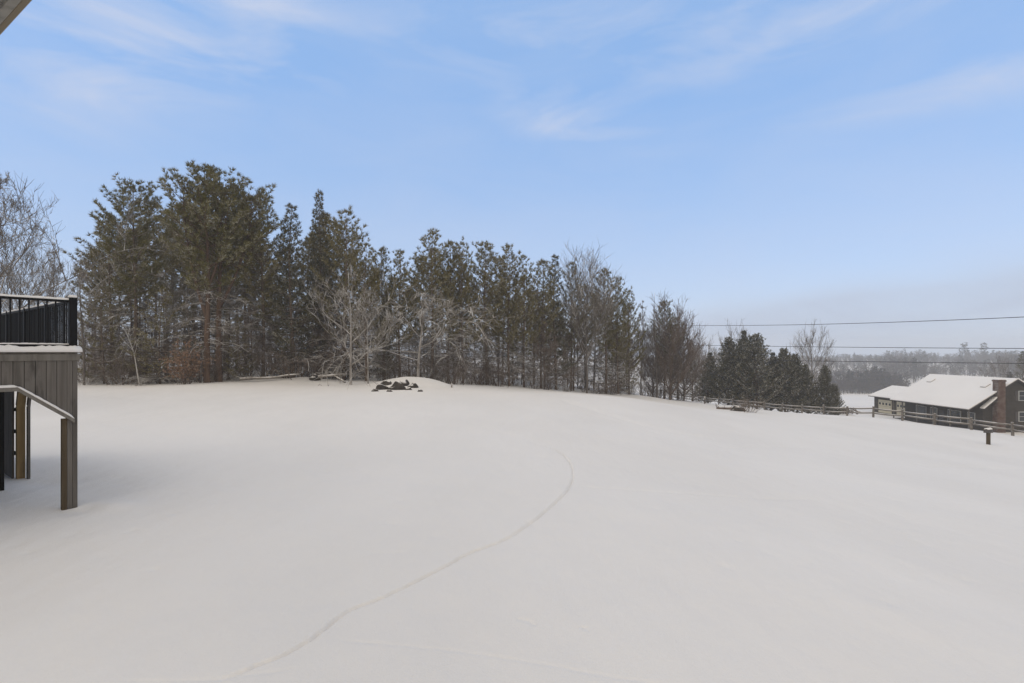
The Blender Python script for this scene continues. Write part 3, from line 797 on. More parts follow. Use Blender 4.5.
# ------------------------------------------------------------------ mailbox post
def mailbox():
    Y = 38; X = (988.3-512)/F*Y; z = gz(X, Y)
    root = empty('mailbox', (X, Y, z), 'dark mailbox on a short post, snow on top, near side of the fence', 'mailbox', None, .25)
    mb = MB(); mb.box(-.09, .09, -.09, .09, -.4, .82); mb.build('post', M['brown_wood'], root, False, .01)
    mb = MB()
    prof = [Vector((-.16, -.3, .823)), Vector((.16, -.3, .823)), Vector((.16, -.3, .98))] + [Vector((.16*math.cos(a), -.3, .98+.12*math.sin(a))) for a in (PI*.25, PI*.5, PI*.75)] + [Vector((-.16, -.3, .98))]
    Mx = Matrix.Rotation(PI/2+.2, 4, 'Z')
    mb.prism([Mx @ p for p in prof], Mx.to_3x3() @ Vector((0, .6, 0))); mb.build('box', M['roof_edge'], root, False)
    mb = MB()
    prof = [Vector((.13, -.29, 1.06)), Vector((.10, -.29, 1.13)), Vector((0, -.29, 1.17)), Vector((-.10, -.29, 1.13)), Vector((-.13, -.29, 1.06)), Vector((0, -.29, 1.104))]
    mb.prism([Mx @ p for p in prof], Mx.to_3x3() @ Vector((0, .58, 0))); mb.build('snow_cap', M['snow'], root, False, .01)
mailbox()

# ------------------------------------------------------------------ rocks, logs
def rock(name, px, py, Y, sx, sy, sz, label, group=None, seed=0, sink=.3):
    import bmesh
    R = random.Random(seed)
    bm = bmesh.new(); bmesh.ops.create_icosphere(bm, subdivisions=3, radius=1)
    ph = [R.uniform(0, 6) for _ in range(6)]; kx, ky = R.uniform(-.22, .22), R.uniform(-.1, .25)
    for v in bm.verts:
        c = v.co.copy(); q = max(0, c.z)
        k = 1 + .18*math.sin(c.x*2.6+ph[0])*math.sin(c.y*2.2+ph[1]) + .10*math.sin(c.z*5+ph[2]+c.x*3) + .07*math.sin(c.y*7+ph[3]+c.x*4)
        v.co = Vector(((c.x*(1-.5*q)+kx*q)*sx*1.15*k, (c.y*(1-.5*q)+ky*q)*sy*1.15*k, c.z*sz*1.7*k))
    me = bpy.data.meshes.new(name); bm.to_mesh(me); bm.free()
    me.polygons.foreach_set('use_smooth', [True]*len(me.polygons)); me.materials.append(M['rock_snow'])
    hx, hy = hit(px, py+1.2)
    o = bpy.data.objects.new(name, me); COL.objects.link(o)
    o.location = (hx, hy+sy*.4, gz(hx, hy+sy*.4) + sz*.02); o.rotation_euler = (R.uniform(-.2, .2), R.uniform(-.2, .2), R.uniform(0, 6))
    return setp(o, label, 'rock', group)
m, nt, b = mat('rock_snow')
snow_on_top(nt, b, ramp(nt, noise(nt, 3, 5), [(.3, (.035, .03, .026)), (.7, (.085, .073, .063))]), .74, .88, 1.0, 1.4, (.25, .42))
M['rock_snow'] = m
for i, (px, py, Y, sx, sy, sz, lb) in enumerate([
    (396, 388.5, 42.0, .55, .5, .34, 'largest dark boulder at the front of the snowy rock pile'),
    (381, 388.5, 42.3, .40, .4, .22, 'flat dark boulder at the left front of the snowy rock pile'),
    (386, 384.0, 43.0, .38, .4, .20, 'dark boulder at the upper left of the rock pile'),
    (403, 383.5, 43.1, .62, .5, .20, 'long flat dark rock on top of the rock pile'),
    (413, 386.5, 42.5, .36, .4, .20, 'dark rock at the right side of the rock pile'),
    (374.5, 390.3, 42.0, .20, .2, .12, 'small dark stone at the left tip of the rock pile'),
    (420, 390.5, 42.0, .18, .2, .10, 'small dark stone at the right tip of the rock pile'),
    (408, 388.8, 42.2, .22, .2, .12, 'small dark stone between the largest boulder and the right rock'),
    (389, 390.6, 41.6, .15, .2, .08, 'pebble sized dark stone left of the largest boulder'),
    (314, 378.5, 44.6, .45, .4, .20, 'dark stone by the snowy log under the pointed spruce'),
    (737.5, 410.0, 67.0, .65, .5, .36, 'dark stone at the right end of the fallen log beside the round shrub')]):
    rock('rock', px, py, Y, sx, sy, sz, lb, 'dark rocks showing through the snow', 100+i)

def log(px0, py0, px1, py1, Y, r, label, bm='bark_grey', seed=1):
    R = random.Random(seed)
    if Y is None:
        a, c = hit(px0, py0), hit(px1, py1); a = Vector((*a, gz(*a)+.05)); c = Vector((*c, gz(*c)+.12))
    else: a, c = P(px0, py0, Y), P(px1, py1, Y+1.0)
    root = empty('fallen_log', a.lerp(c, .5), label, 'log'); o0 = a.lerp(c, .5)
    mb = MB(); pts = [a.lerp(c, t) - o0 + Vector((0, 0, R.uniform(-.05, .05))) for t in (0, .2, .4, .6, .8, 1)]
    mb.tube(pts, [r*1.1, r, r*.95, r*.9, r*.8, r*.6], 8); mb.build('stem', M[bm], root)
    mb = MB()
    for _ in range(9):
        p = at(pts, R.random()); e = p + Vector((R.uniform(-.7, .7), R.uniform(-.6, .3), R.uniform(.1, .8)))
        mb.tube([p, p.lerp(e, .5)+rv(R)*.08, e], [r*.22, r*.16, r*.08], 4)
    mb.build('branches', M[bm], root)
log(240, 379.5, 300, 374.5, 44.3, .11, 'snow covered fallen log at the wood edge under the pines', 'bark_snowy', 2)
log(318, 376.5, 347, 374.0, 45.0, .13, 'snowy fallen log left of the pale bare tree', 'bark_snowy', 3)
log(717, 409.0, 741, 410.2, None, .13, 'dark fallen log on the snow in front of the cedars', 'twig_brown', 5)
log(345, 382.5, 330, 372.0, 44.8, .08, 'thin broken snowy bough propped beside the pale bare tree', 'bark_snowy', 6)
def stump(px, py, Y, h, r, label):
    p = P(px, py, Y); mb = MB(); z = gz(p.x, p.y)
    mb.tube([Vector((0, 0, -.3)), Vector((.02, 0, h*.5)), Vector((0, .02, h))], [r*1.15, r, r*.92], 9)
    o = mb.build('stump', M['bark_snowy'] if h < .5 else M['bark_grey'], None); o.location = (p.x, p.y, z)
    setp(o, label, 'stump')
stump(704.5, 405, 70, 1.0, .10, 'short weathered stump post left of the dark fallen log')
stump(451.5, 391.5, 42.5, .35, .06, 'tiny dark stake at the right foot of the snow mound')

# brush pile past the fence
def brush_pile():
    p = P(846, 406, 84); z = gz(p.x, p.y); R = random.Random(8); mb = MB()
    for _ in range(90):
        a = R.uniform(0, 6.28); r = R.uniform(0, 2.0); b = Vector((math.cos(a)*r*1.2, math.sin(a)*r*.7, R.uniform(-.1, .2))); e = b*.35 + Vector((R.uniform(-.6, .6), R.uniform(-.5, .5), R.uniform(.3, 1.0)))
        mb.tube([b, b.lerp(e, .5)+rv(R)*.1, e], [.06, .05, .02], 4)
    o = mb.build('brush_pile', M['twig_brown'], None); o.location = (p.x, p.y, z)
    setp(o, 'dark brush pile half under snow past the fence, right of the cedars', 'brush pile')
brush_pile()

# ------------------------------------------------------------------ the brown house
def house():
    G = -9.0
    root = empty('house', (70, 82, G), 'long brown house with snow covered roof, brick chimney and attached garage beyond the fence', 'house')
    O = Vector((70, 82, G))
    def B(mb, x0, x1, y0, y1, z0, z1, mi=0): mb.box(x0-O.x, x1-O.x, y0-O.y, y1-O.y, z0-O.z, z1-O.z, mi)
    def V(x, y, z): return Vector((x, y, z)) - O
    RZ, EZ, GR, GE = -.85, -5.05, -3.45, -5.25
    # main body: saltbox gable, wall set back under the porch roof
    XF, XB, XR = 65.6, 76.4, 70.0
    sl = (RZ-EZ)/(XR-63.2)
    zf = RZ-.22-(XR-XF)*sl; zb = RZ-.22-(XB-XR)*sl
    mb = MB(); mb.prism([V(XF, 75.3, G), V(XB, 75.3, G), V(XB, 75.3, zb), V(XR, 75.3, RZ-.22), V(XF, 75.3, zf)], Vector((0, 14.9, 0)))
    mb.build('wall', M['siding'], root, False)
    def slab(x0, z0, x1, z1, y0, y1, th, mname, nm, lift=0, par=root):
        mb = MB(); n = Vector((-(z1-z0), 0, x1-x0)).normalized()
        if n.z < 0: n = -n
        p = [V(x0, y0, z0)+n*lift, V(x1, y0, z1)+n*lift, V(x1, y1, z1)+n*lift, V(x0, y1, z0)+n*lift]
        mb.prism(p, n*th)
        return mb.build(nm, M[mname], par, False, .03 if mname == 'snow' else 0)
    rf = slab(63.2, EZ-.12, XR, RZ-.12, 74.7, 90.4, .1, 'roof_edge', 'roof')
    slab(63.25, EZ-.12, XR+.02, RZ-.12, 74.75, 90.35, .16, 'snow', 'snow_cover', .103, rf)
    bx = XR + 6.8
    slab(XR, RZ-.12, bx, EZ-.12, 74.7, 90.4, .1, 'roof_edge', 'roof')
    slab(XR+.02, RZ-.12, bx-.05, EZ-.12, 74.75, 90.35, .16, 'snow', 'snow_cover', .103, rf)
    # garage wing
    mb = MB(); gs = (GR-GE)/(71-66.5)
    mb.prism([V(67.2, 90.25, G), V(74.8, 90.25, G), V(74.8, 90.25, GR-.2-3.8*gs), V(71, 90.25, GR-.2), V(67.2, 90.25, GR-.2-3.8*gs)], Vector((0, 10.0, 0)))
    mb.build('garage_wall', M['siding'], root, False)
    gf = slab(66.5, GE-.1, 71, GR-.1, 90.45, 100.9, .09, 'roof_edge', 'garage_roof')
    slab(66.55, GE-.1, 71.02, GR-.1, 90.5, 100.85, .16, 'snow', 'snow_cover', .093, gf)
    gb = slab(71, GR-.1, 75.5, GE-.1, 90.45, 100.9, .09, 'roof_edge', 'garage_roof')
    slab(71.02, GR-.1, 75.45, GE-.1, 90.5, 100.85, .16, 'snow', 'snow_cover', .093, gb)
    # garage doors on the front (facing -X)
    for y0, y1 in ((91.4, 94.3), (95.6, 99.0)):
        mb = MB(); B(mb, 67.12, 67.24, y0, y1, G+.9, G+3.25); d = mb.build('garage_door', M['beige'], root, False)
        for k in range(4):
            mb = MB(); w = (y1-y0)/4; B(mb, 67.09, 67.121, y0+w*(k+.22), y0+w*(k+.78), G+2.35, G+2.75)
            mb.build('pane', M['glass'], d, False)
        mb = MB()
        for zz in (1.5, 2.1, 2.9): B(mb, 67.105, 67.122, y0+.05, y1-.05, G+zz, G+zz+.03)
        mb.build('panel_groove', M['grey_wood'], d, False)
    # windows and door on the porch front
    for y0, y1, z0, z1 in ((76.6, 77.7, 1.6, 3.2), (79.0, 81.2, 1.5, 3.2), (83.4, 84.6, 1.5, 3.2), (85.6, 87.6, 1.5, 3.2)):
        mb = MB(); B(mb, 65.52, 65.62, y0-.08, y1+.08, G+z0-.08, G+z1+.08); w = mb.build('window', M['white_trim'], root, False)
        mb = MB(); B(mb, 65.50, 65.521, y0, y1, G+z0, G+z1); mb.build('pane', M['glass'], w, False)
    mb = MB(); B(mb, 65.53, 65.62, 82.0, 82.95, G+.9, G+3.0); mb.build('door', M['roof_edge'], root, False)
    for y in (75.2, 78.4, 81.6, 84.8, 88.0, 90.0):
        mb = MB(); B(mb, 63.55, 63.68, y, y+.13, G, EZ-.08); mb.build('porch_post', M['grey_wood'], root, False)
    mb = MB(); B(mb, 63.5, 65.6, 75.2, 90.2, G, G+.9); mb.build('porch_floor', M['siding'], root, False)
    # gable windows
    for xc, zc in ((71.0, EYE-6.1), (71.0, EYE-9.0), (74.2, EYE-9.0)):
        mb = MB(); B(mb, xc-.48, xc+.48, 75.22, 75.31, zc-.7, zc+.7); w = mb.build('window', M['white_trim'], root, False)
        mb = MB(); B(mb, xc-.37, xc+.37, 75.20, 75.222, zc-.6, zc-.03); mb.build('pane', M['glass'], w, False); mb = MB(); B(mb, xc-.37, xc+.37, 75.20, 75.222, zc+.03, zc+.6); mb.build('pane', M['glass'], w, False)
        for s in (-1, 1):
            mb = MB(); c = xc+s*.72; B(mb, c-.17, c+.17, 75.24, 75.305, zc-.65, zc+.65); mb.build('shutter', M['roof_edge'], root, False)
    # chimney on the gable
    x0, x1 = 67.05, 68.05
    mb = MB(); B(mb, x0, x1, 74.5, 75.4, G, -.95); B(mb, x0-.07, x1+.07, 74.43, 75.47, -1.2, -.99); B(mb, x0-.12, x1+.02, 74.52, 75.3, G, -4.0)
    ch = mb.build('chimney', M['brick'], root, False)
    mb = MB(); B(mb, x0, x1, 74.5, 75.4, -.949, -.86); mb.build('snow_cap', M['snow'], ch, False, .03)
    # lower snowy rake of the side porch
    mb = MB(); a, c = Vector((65.2, 74.6, EYE-8.0)), Vector((67.0, 74.6, EYE-6.5)); dn = Vector((0, .7, 0))
    mb.prism([a-O, c-O, c-O+Vector((0, 0, .16)), a-O+Vector((0, 0, .16))], dn); mb.build('porch_roof', M['roof_edge'], root, False)
    mb = MB(); u = Vector((0, 0, .163)); mb.prism([a-O+u, c-O+u, c-O+u+Vector((0, 0, .14)), a-O+u+Vector((0, 0, .14))], dn); mb.build('snow_cap', M['snow'], root, False)
    # skylights
    n = Vector((-(RZ-EZ), 0, XR-63.2)).normalized(); du = Vector((XR-63.2, 0, RZ-EZ)).normalized()
    for y, s in ((88.0, .76), (77.6, .72)):
        p = V(63.2+(XR-63.2)*s, y, EZ+(RZ-EZ)*s-.12)
        Mx = Matrix.Translation(p) @ Matrix((du, Vector((0, 1, 0)), n)).transposed().to_4x4()
        mb = MB(); mb.box(-.45, .45, -.45, .45, .2, .30, 0, Mx); k = mb.build('skylight', M['roof_edge'], root, False)
        mb = MB(); mb.box(-.43, .48, -.47, .43, .302, .40, 0, Mx); mb.build('snow_cap', M['snow'], k, False, .03)
    # small vent roof past the ridge
    mb = MB(); B(mb, 71.5, 72.6, 92.0, 93.0, -4.2, -2.4); mb.build('flue', M['roof_edge'], root, False)
    mb = MB(); B(mb, 71.45, 72.65, 91.95, 93.05, -2.398, -2.2); mb.build('snow_cap', M['snow'], root, False, .04)
house()

# ------------------------------------------------------------------ cables and pole
def cable(pts, r, label):
    (p0, y0, Y0), (p1, y1, Y1), sag = pts
    a, c = P(p0, y0, Y0), P(p1, y1, Y1); c.z += sag*4*.625*.375; c = a + (c-a)*1.6
    mb = MB(); L = 40
    mb.tube([a.lerp(c, i/L) - Vector((0, 0, sag*4*(i/L)*(1-i/L))) for i in range(L+1)], [r]*(L+1), 5)
    o = mb.build('power_cable', M['cable'], None)
    setp(o, label, 'cable', 'cables strung across the right side')
    return a
A1 = cable(((672, 325, 97), (1024, 317, 50), .9), .034, 'topmost of the three cables, crossing the sky above the cedars')
A2 = cable(((672, 344.5, 97), (1024, 348.5, 50), .25), .032, 'middle cable, level with the top of the distant woods')
A3 = cable(((672, 358.5, 97), (1024, 363.5, 50), .15), .030, 'lowest cable, passing in front of the distant woods above the house roof')
def pole():
    x, y = A1.x-.12, A1.y; z = gz(x, y)
    root = empty('utility_pole', (x, y, z), 'wooden utility pole holding the cables, behind the twiggy brown tree', 'utility pole')
    mb = MB(); mb.tube([Vector((0, 0, -.5)), Vector((0, 0, A1.z-z+.5))], [.15, .11], 10); mb.build('pole', M['brown_wood'], root)
    mb = MB(); mb.box(-.9, .9, -.05, .05, A1.z-z-.18, A1.z-z-.06); mb.build('crossarm', M['brown_wood'], root, False)
    for q in (A1, A2, A3):
        mb = MB(); mb.tube([Vector((.10, 0, q.z-z-.06)), Vector((.10, 0, q.z-z+.05))], [.05, .04], 8); mb.build('insulator', M['white_trim'], root)
pole()

# ------------------------------------------------------------------ the deck
def deck():
    C0 = Vector((-8.2, 10.2, 0)); a = Vector((-.605, -.796, 0)); bdir = Vector((-.796, .605, 0))   # front (towards the eye, left) and side (away, left)
    root = empty('wooden_deck', C0, 'raised grey plank deck with black metal railing and snow cap at the left edge', 'deck')
    MX = Matrix((a, bdir, Vector((0, 0, 1)))).transposed().to_4x4()      # local x = along the front, y = along the side
    T = 2.90                     # walking surface
    def bx(mb, *q, mi=0): mb.box(*q, mi, MX)
    LF, LS = 4.2, 7.0
    def loaf(p0, p1, wd, hh, seed, name='snow_strip', par=None, over=.35):
        # a settled ridge of snow: rounded profile, uneven height
        R = random.Random(seed); d = p1-p0; L = d.length; d.normalize(); sd = Vector((-d.y, d.x, 0)).normalized()
        n = max(6, int(L/.05)); mb = MB(); k = 9; hv = 1.0; wv = 1.0
        for i in range(n+1):
            hv += (R.uniform(.6, 1.4)-hv)*.35; wv += (R.uniform(.8, 1.15)-wv)*.3
            e = min(1, (i+.25)/1.6, (n-i+.25)/1.6)**.5
            c = p0 + d*(L*i/n)
            for j in range(k):
                q = PI*j/(k-1); mb.v.append(tuple(MX @ (c + sd*(math.cos(q)*wd*.5*wv*e) + Vector((0, 0, (max(0, math.sin(q))**.7)*hh*hv*e - .004)))))
        for i in range(n):
            for j in range(k-1): mb.f.append((i*k+j, i*k+j+1, (i+1)*k+j+1, (i+1)*k+j)); mb.m.append(0)
            mb.f.append((i*k+k-1, i*k, (i+1)*k, (i+1)*k+k-1)); mb.m.append(0)
        mb.f.append(tuple(range(k))); mb.m.append(0); mb.f.append(tuple(n*k+j for j in reversed(range(k)))); mb.m.append(0)
        return mb.build(name, M['snow'], par or root, True)
    # platform
    mb = MB()
    k = 0.0
    while k < LS-.01:
        bx(mb, 0.0, LF, k, k+.138, T-.035, T); k += .142
    mb.build('deck_boards', M['grey_wood'], root, False)
    mb = MB(); bx(mb, -.03, LF, -.03, .02, T-.16, T-.038); bx(mb, -.03, .02, .021, LS, T-.16, T-.038)
    mb.build('fascia', M['grey_trim'], root, False, .006)
    mb = MB()
    for j in range(8): bx(mb, .1+j*.5, .14+j*.5, .06, LS-.05, T-.24, T-.037)
    mb.build('joists', M['brown_wood'], root, False)
    # snow on the deck, rounded at the rim
    mb = MB(); bx(mb, .0, LF, .0, LS, T+.003, T+.05); mb.build('snow_cap', M['snow'], root, True, .02)
    loaf(Vector((-.04, .0, T+.003)), Vector((LF, .0, T+.003)), .21, .115, 1, 'snow_rim'); loaf(Vector((.0, -.04, T+.004)), Vector((.0, LS, T+.004)), .19, .115, 2, 'snow_rim')
    loaf(Vector((-.07, .03, T+.005)), Vector((.26, .03, T+.005)), .24, .13, 3, 'snow_heap')
    # plank skirt with a corner cut doorway: planks end on the sloping trim
    x1 = 0.86   # where the sloping edge turns level
    zt = lambda x: 2.28 if x > x1 else 2.28 - (x1-x)/(x1-.10)*.60
    mb = MB(); x = .16
    while x < LF:
        w = .142
        p = [Vector((x, .0, zt(x)-.02)), Vector((x+w, .0, zt(x+w)-.02)), Vector((x+w, .0, T-.161)), Vector((x, .0, T-.161))]
        mb.prism([MX @ q for q in p], MX.to_3x3() @ Vector((0, .022, 0))); x += w+.009
    mb.build('skirt_planks', M['grey_wood'], root, False)
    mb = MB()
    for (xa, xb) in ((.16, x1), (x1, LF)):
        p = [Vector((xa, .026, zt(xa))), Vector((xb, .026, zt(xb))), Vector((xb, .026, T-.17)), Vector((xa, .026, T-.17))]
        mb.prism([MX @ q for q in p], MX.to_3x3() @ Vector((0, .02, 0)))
    mb.build('seam_shade_board', M['dark'], root, False)  # added dark sheet behind the planks, blocks light through the seams
    mb = MB(); bx(mb, -.0, .075, -.004, .024, -.2, T-.161); bx(mb, .079, .155, -.004, .024, -.2, T-.161); mb.build('corner_boards', M['grey_wood'], root, False, .004)
    mb = MB(); bx(mb, .16, .235, -.012, .075, -.2, 1.66); mb.build('jamb_post', M['brown_wood'], root, False, .004)
    # the sloping trim with snow on it
    mb = MB()
    pts = [(.06, zt(.06)), (x1, 2.28), (LF, 2.28)]
    for (xa, za), (xb, zb) in zip(pts[:-1], pts[1:]):
        p = [Vector((xa, -.075, za-.07)), Vector((xb, -.075, zb-.07)), Vector((xb, -.075, zb)), Vector((xa, -.075, za))]
        mb.prism([MX @ q for q in p], MX.to_3x3() @ Vector((0, .074, 0)))
    tr = mb.build('doorway_trim', M['grey_trim'], root, False)
    for k_, ((xa, za), (xb, zb)) in enumerate(zip(pts[:-1], pts[1:])):
        loaf(Vector((xa, -.045, za+.004)), Vector((xb, -.045, zb+.004)), .085, .045, 10+k_, 'snow_strip', tr)
    # inner post with knee brace on the side, and the boarded store behind it
    def side_post(y, x, mname, w=.075):
        mb = MB(); bx(mb, x, x+w, y, y+.12, -.2, 1.66)
        mb.build('inner_post', M[mname], root, False, .004)
        mb = MB(); p = [Vector((x, y, 2.0)), Vector((x+w, y, 2.0)), Vector((x+w, y-.32, 2.62)), Vector((x, y-.32, 2.62))]
        p = [Vector((x, y, 1.64)), Vector((x, y+.12, 1.70)), Vector((x, y-.28, 2.60)), Vector((x, y-.42, 2.60))]
        mb.prism([MX @ q for q in p], MX.to_3x3() @ Vector((w, 0, 0)))
        mb.build('knee_brace', M[mname], root, False, .004)
    side_post(3.45, .0, 'grey_wood', .05); side_post(3.62, .055, 'gold_wood', .15)
    mb = MB(); bx(mb, .22, .26, 3.76, LS, -.2, T-.25); mb.build('store_boards', M['grey_wood'], root, False)
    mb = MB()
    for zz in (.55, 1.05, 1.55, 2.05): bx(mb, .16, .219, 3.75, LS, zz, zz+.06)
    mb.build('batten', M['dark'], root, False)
    mb = MB(); bx(mb, .6, LF, 2.5, 2.56, -.2, T-.25); mb.build('interior_shade', M['dark'], root, False)  # near-black sheet: the darkness under the deck put into its colour
    # railing
    def rail(name, p0, p1, z, th, hh, mname):
        mb = MB(); d = (p1-p0); L = d.length; d.normalize(); s = Vector((-d.y, d.x, 0))*th*.5
        q = [p0-s+Vector((0, 0, z)), p0+s+Vector((0, 0, z)), p0+s+Vector((0, 0, z+hh)), p0-s+Vector((0, 0, z+hh))]
        mb.prism([MX @ k for k in q], MX.to_3x3() @ (d*L)); return mb.build(name, M[mname], root, False, .005 if mname != 'snow' else .012)
    c = Vector((.06, .06, 0))
    for e in (Vector((LF, .06, 0)), Vector((.06, LS, 0))):
        rail('top_rail', c, e, T+.93, .055, .045, 'black_metal')
        rail('bottom_rail', c, e, T+.10, .04, .04, 'black_metal')
        loaf(c+Vector((0, 0, T+.978)), e+Vector((0, 0, T+.978)), .055, .04, 21)
        loaf(c+Vector((0, 0, T+.143)), e+Vector((0, 0, T+.143)), .045, .022, 22)
        d = (e-c).normalized(); n = int((e-c).length/.125)
        for j in range(1, n):
            p = c + d*(.125*j); mb = MB(); bx(mb, p.x-.011, p.x+.011, p.y-.011, p.y+.011, T+.141, T+.929); mb.build('baluster', M['black_metal'], root, False)
        for q in (1.75, 3.5, 5.25):
            if q > (e-c).length: continue
            p = c + d*q; mb = MB(); bx(mb, p.x-.04, p.x+.04, p.y-.04, p.y+.04, T, T+1.0); mb.build('railing_post', M['black_metal'], root, False, .005)
    mb = MB(); bx(mb, .0, .12, .0, .12, T, T+1.02); cp = mb.build('railing_post', M['black_metal'], root, False, .008)
    mb = MB(); bx(mb, .0, .12, .0, .12, T+1.022, T+1.07); mb.build('snow_cap', M['snow'], cp, True, .02)
    # corner timber under the platform, far corner timbers
    for (px_, py_) in ((.03, .03), (LF-.2, .03), (.03, LS-.2), (LF-.2, LS-.2)):
        mb = MB(); bx(mb, px_, px_+.12, py_, py_+.10, -.3, T-.25); mb.build('support_post', M['brown_wood'], root, False, .004)
deck()

# ------------------------------------------------------------------ eave overhead
def eave():
    h = 2.4; A = Vector((-3.26*F/569*1.053, 3.68, EYE+h))
    A = Vector(((33-512)/F, 1, HOR/F)); A = A * (h/A.z); Bv = Vector(((0-512)/F, 1, (HOR-36)/F)); Bv = Bv * (h/Bv.z)
    d = (Bv-A).normalized(); n = Vector((-d.y, d.x, 0)); 
    if n.x > 0: n = -n                    # towards the house
    root = empty('near_house', Vector((A.x, A.y, EYE+h)), 'near house whose weathered grey eave pokes into the upper left corner', 'house')
    MX = Matrix((d, n, Vector((0, 0, 1)))).transposed().to_4x4()
    def bx(mb, *q): mb.box(*q, 0, MX)
    x0, x1 = -.9, 4.0
    mb = MB(); k = .10
    while k < 1.3: bx(mb, x0, x1, k, k+.088, .02, .04); k += .092
    mb.build('soffit', M['soffit'], root, False)
    mb = MB(); bx(mb, x0, x1, .045, .099, -.01, .20); mb.build('fascia', M['soffit'], root, False, .005)
    mb = MB(); bx(mb, x0, x1, .0, .043, .0, .17); bx(mb, x0, x1, -.012, .06, .172, .185); mb.build('drip_edge', M['drip'], root, False, .006)
    sl = .35; p = [Vector((x0, -.03, .205)), Vector((x0, 1.6, .205+1.63*sl)), Vector((x0, 1.6, .26+1.63*sl)), Vector((x0, -.03, .26))]
    mb = MB(); mb.prism([MX @ q for q in p], MX.to_3x3() @ Vector((x1-x0, 0, 0))); rf = mb.build('roof', M['roof_edge'], root, False)
    mb = MB(); u = Vector((0, .03, .058)); p2 = [p[0]+u, p[1]+u, p[1]+u+Vector((0, 0, .14)), p[0]+u+Vector((0, .02, .12))]
    mb.prism([MX @ q for q in p2], MX.to_3x3() @ Vector((x1-x0, 0, 0))); mb.build('snow_cover', M['snow'], rf, False, .03)
    # unseen house body the deck meets, added left of frame to shade the snow
    Rt = root.location
    C0 = Vector((-8.2, 10.2, 0)) - Rt; a = Vector((-.605, -.796, 0)); bd = Vector((-.796, .605, 0))
    M2 = Matrix((a, bd, Vector((0, 0, 1)))).transposed().to_4x4(); M2.translation = C0
    mb = MB(); mb.box(4.3, 13, -.3, 8, -.4, 5.9, 0, M2); mb.build('wall', M['siding'], root, False)
    mb = MB(); pr = [Vector((4.0, -.8, 5.75)), Vector((4.0, 3.85, 8.3)), Vector((4.0, 8.5, 5.75)), Vector((4.0, 8.5, 5.95)), Vector((4.0, 3.85, 8.52)), Vector((4.0, -.8, 5.95))]
    mb.prism([M2 @ q for q in pr], M2.to_3x3() @ Vector((9.4, 0, 0))); mb.build('unseen_gable_roof', M['snow'], root, False)
    mb = MB(); pr = [Vector((4.3, -.3, 5.902)), Vector((4.3, 8, 5.902)), Vector((4.3, 3.85, 8.15))]
    mb.prism([M2 @ q for q in pr], M2.to_3x3() @ Vector((8.7, 0, 0))); mb.build('unseen_gable_wall', M['siding'], root, False)
    for yy in (1.2, 5.2):
        mb = MB(); mb.box(4.22, 4.298, yy, yy+1.1, 3.5, 5.0, 0, M2); w = mb.build('window', M['white_trim'], root, False)
        mb = MB(); mb.box(4.20, 4.219, yy+.08, yy+1.02, 3.58, 4.92, 0, M2); mb.build('pane', M['glass'], w, False)
eave()

# ------------------------------------------------------------------ haze
HAZE = 0.00075
mb = MB(); mb.box(-1150, 1150, -1150, 1150, -40, 30)
hz = mb.build('haze', [], None, False)
m = bpy.data.materials.new('haze'); m.use_nodes = True; nt = m.node_tree
nt.nodes.remove(nt.nodes['Principled BSDF'])
pv = N(nt, 'ShaderNodeVolumePrincipled'); pv.inputs['Color'].default_value = (.93, .94, .96, 1); pv.inputs['Density'].default_value = HAZE
pv.inputs['Anisotropy'].default_value = 0.2
nt.links.new(pv.outputs[0], nt.nodes['Material Output'].inputs['Volume'])
hz.data.materials.append(m); hz['kind'] = 'stuff'; hz['label'] = 'thin pale winter haze over the whole field'

# ------------------------------------------------------------------ sky and sun
SUN_EL, SUN_AZ = math.radians(44), math.radians(240)      # azimuth clockwise from +Y
w = bpy.data.worlds.new('World'); SC.world = w; w.use_nodes = True
nt = w.node_tree; bg = nt.nodes['Background']
sky = N(nt, 'ShaderNodeTexSky', sky_type='NISHITA'); sky.sun_disc = False
sky.sun_elevation = SUN_EL; sky.sun_rotation = SUN_AZ; sky.air_density = 1.0; sky.dust_density = 0.6; sky.ozone_density = 1.0
tc = N(nt, 'ShaderNodeTexCoord'); nrm = N(nt, 'ShaderNodeVectorMath', operation='NORMALIZE')
nt.links.new(tc.outputs['Generated'], nrm.inputs[0])
sx = N(nt, 'ShaderNodeSeparateXYZ'); nt.links.new(nrm.outputs[0], sx.inputs[0])
SKY_STR = 0.15
CLOUD = (2.5, 2.75, 3.4)
UNSEEN_CLOUD = (2.80, 2.54, 2.17)
def blob(px, py, wx, wy, rot=0.0):
    """soft patch of sky around a direction, where a cloud lies"""
    d = Vector(((px-512)/F, 1, (HOR-py)/F)); d.normalize()
    e = Vector((d.y, -d.x, 0)).normalized(); u = e.cross(d)
    c, s = math.cos(rot), math.sin(rot); e, u = e*c+u*s, u*c-e*s
    out = None
    for ax, wd in ((e, wx), (u, wy)):
        dp = N(nt, 'ShaderNodeVectorMath', operation='DOT_PRODUCT'); nt.links.new(nrm.outputs[0], dp.inputs[0]); dp.inputs[1].default_value = ax
        q = math_(nt, 'POWER', math_(nt, 'DIVIDE', dp.outputs['Value'], wd), 2.0)
        out = q if out is None else math_(nt, 'ADD', out, q)
    g = math_(nt, 'EXPONENT', math_(nt, 'MULTIPLY', out, -1.0))
    return math_(nt, 'MULTIPLY', g, math_(nt, 'GREATER_THAN', sx.outputs[1], 0.0))
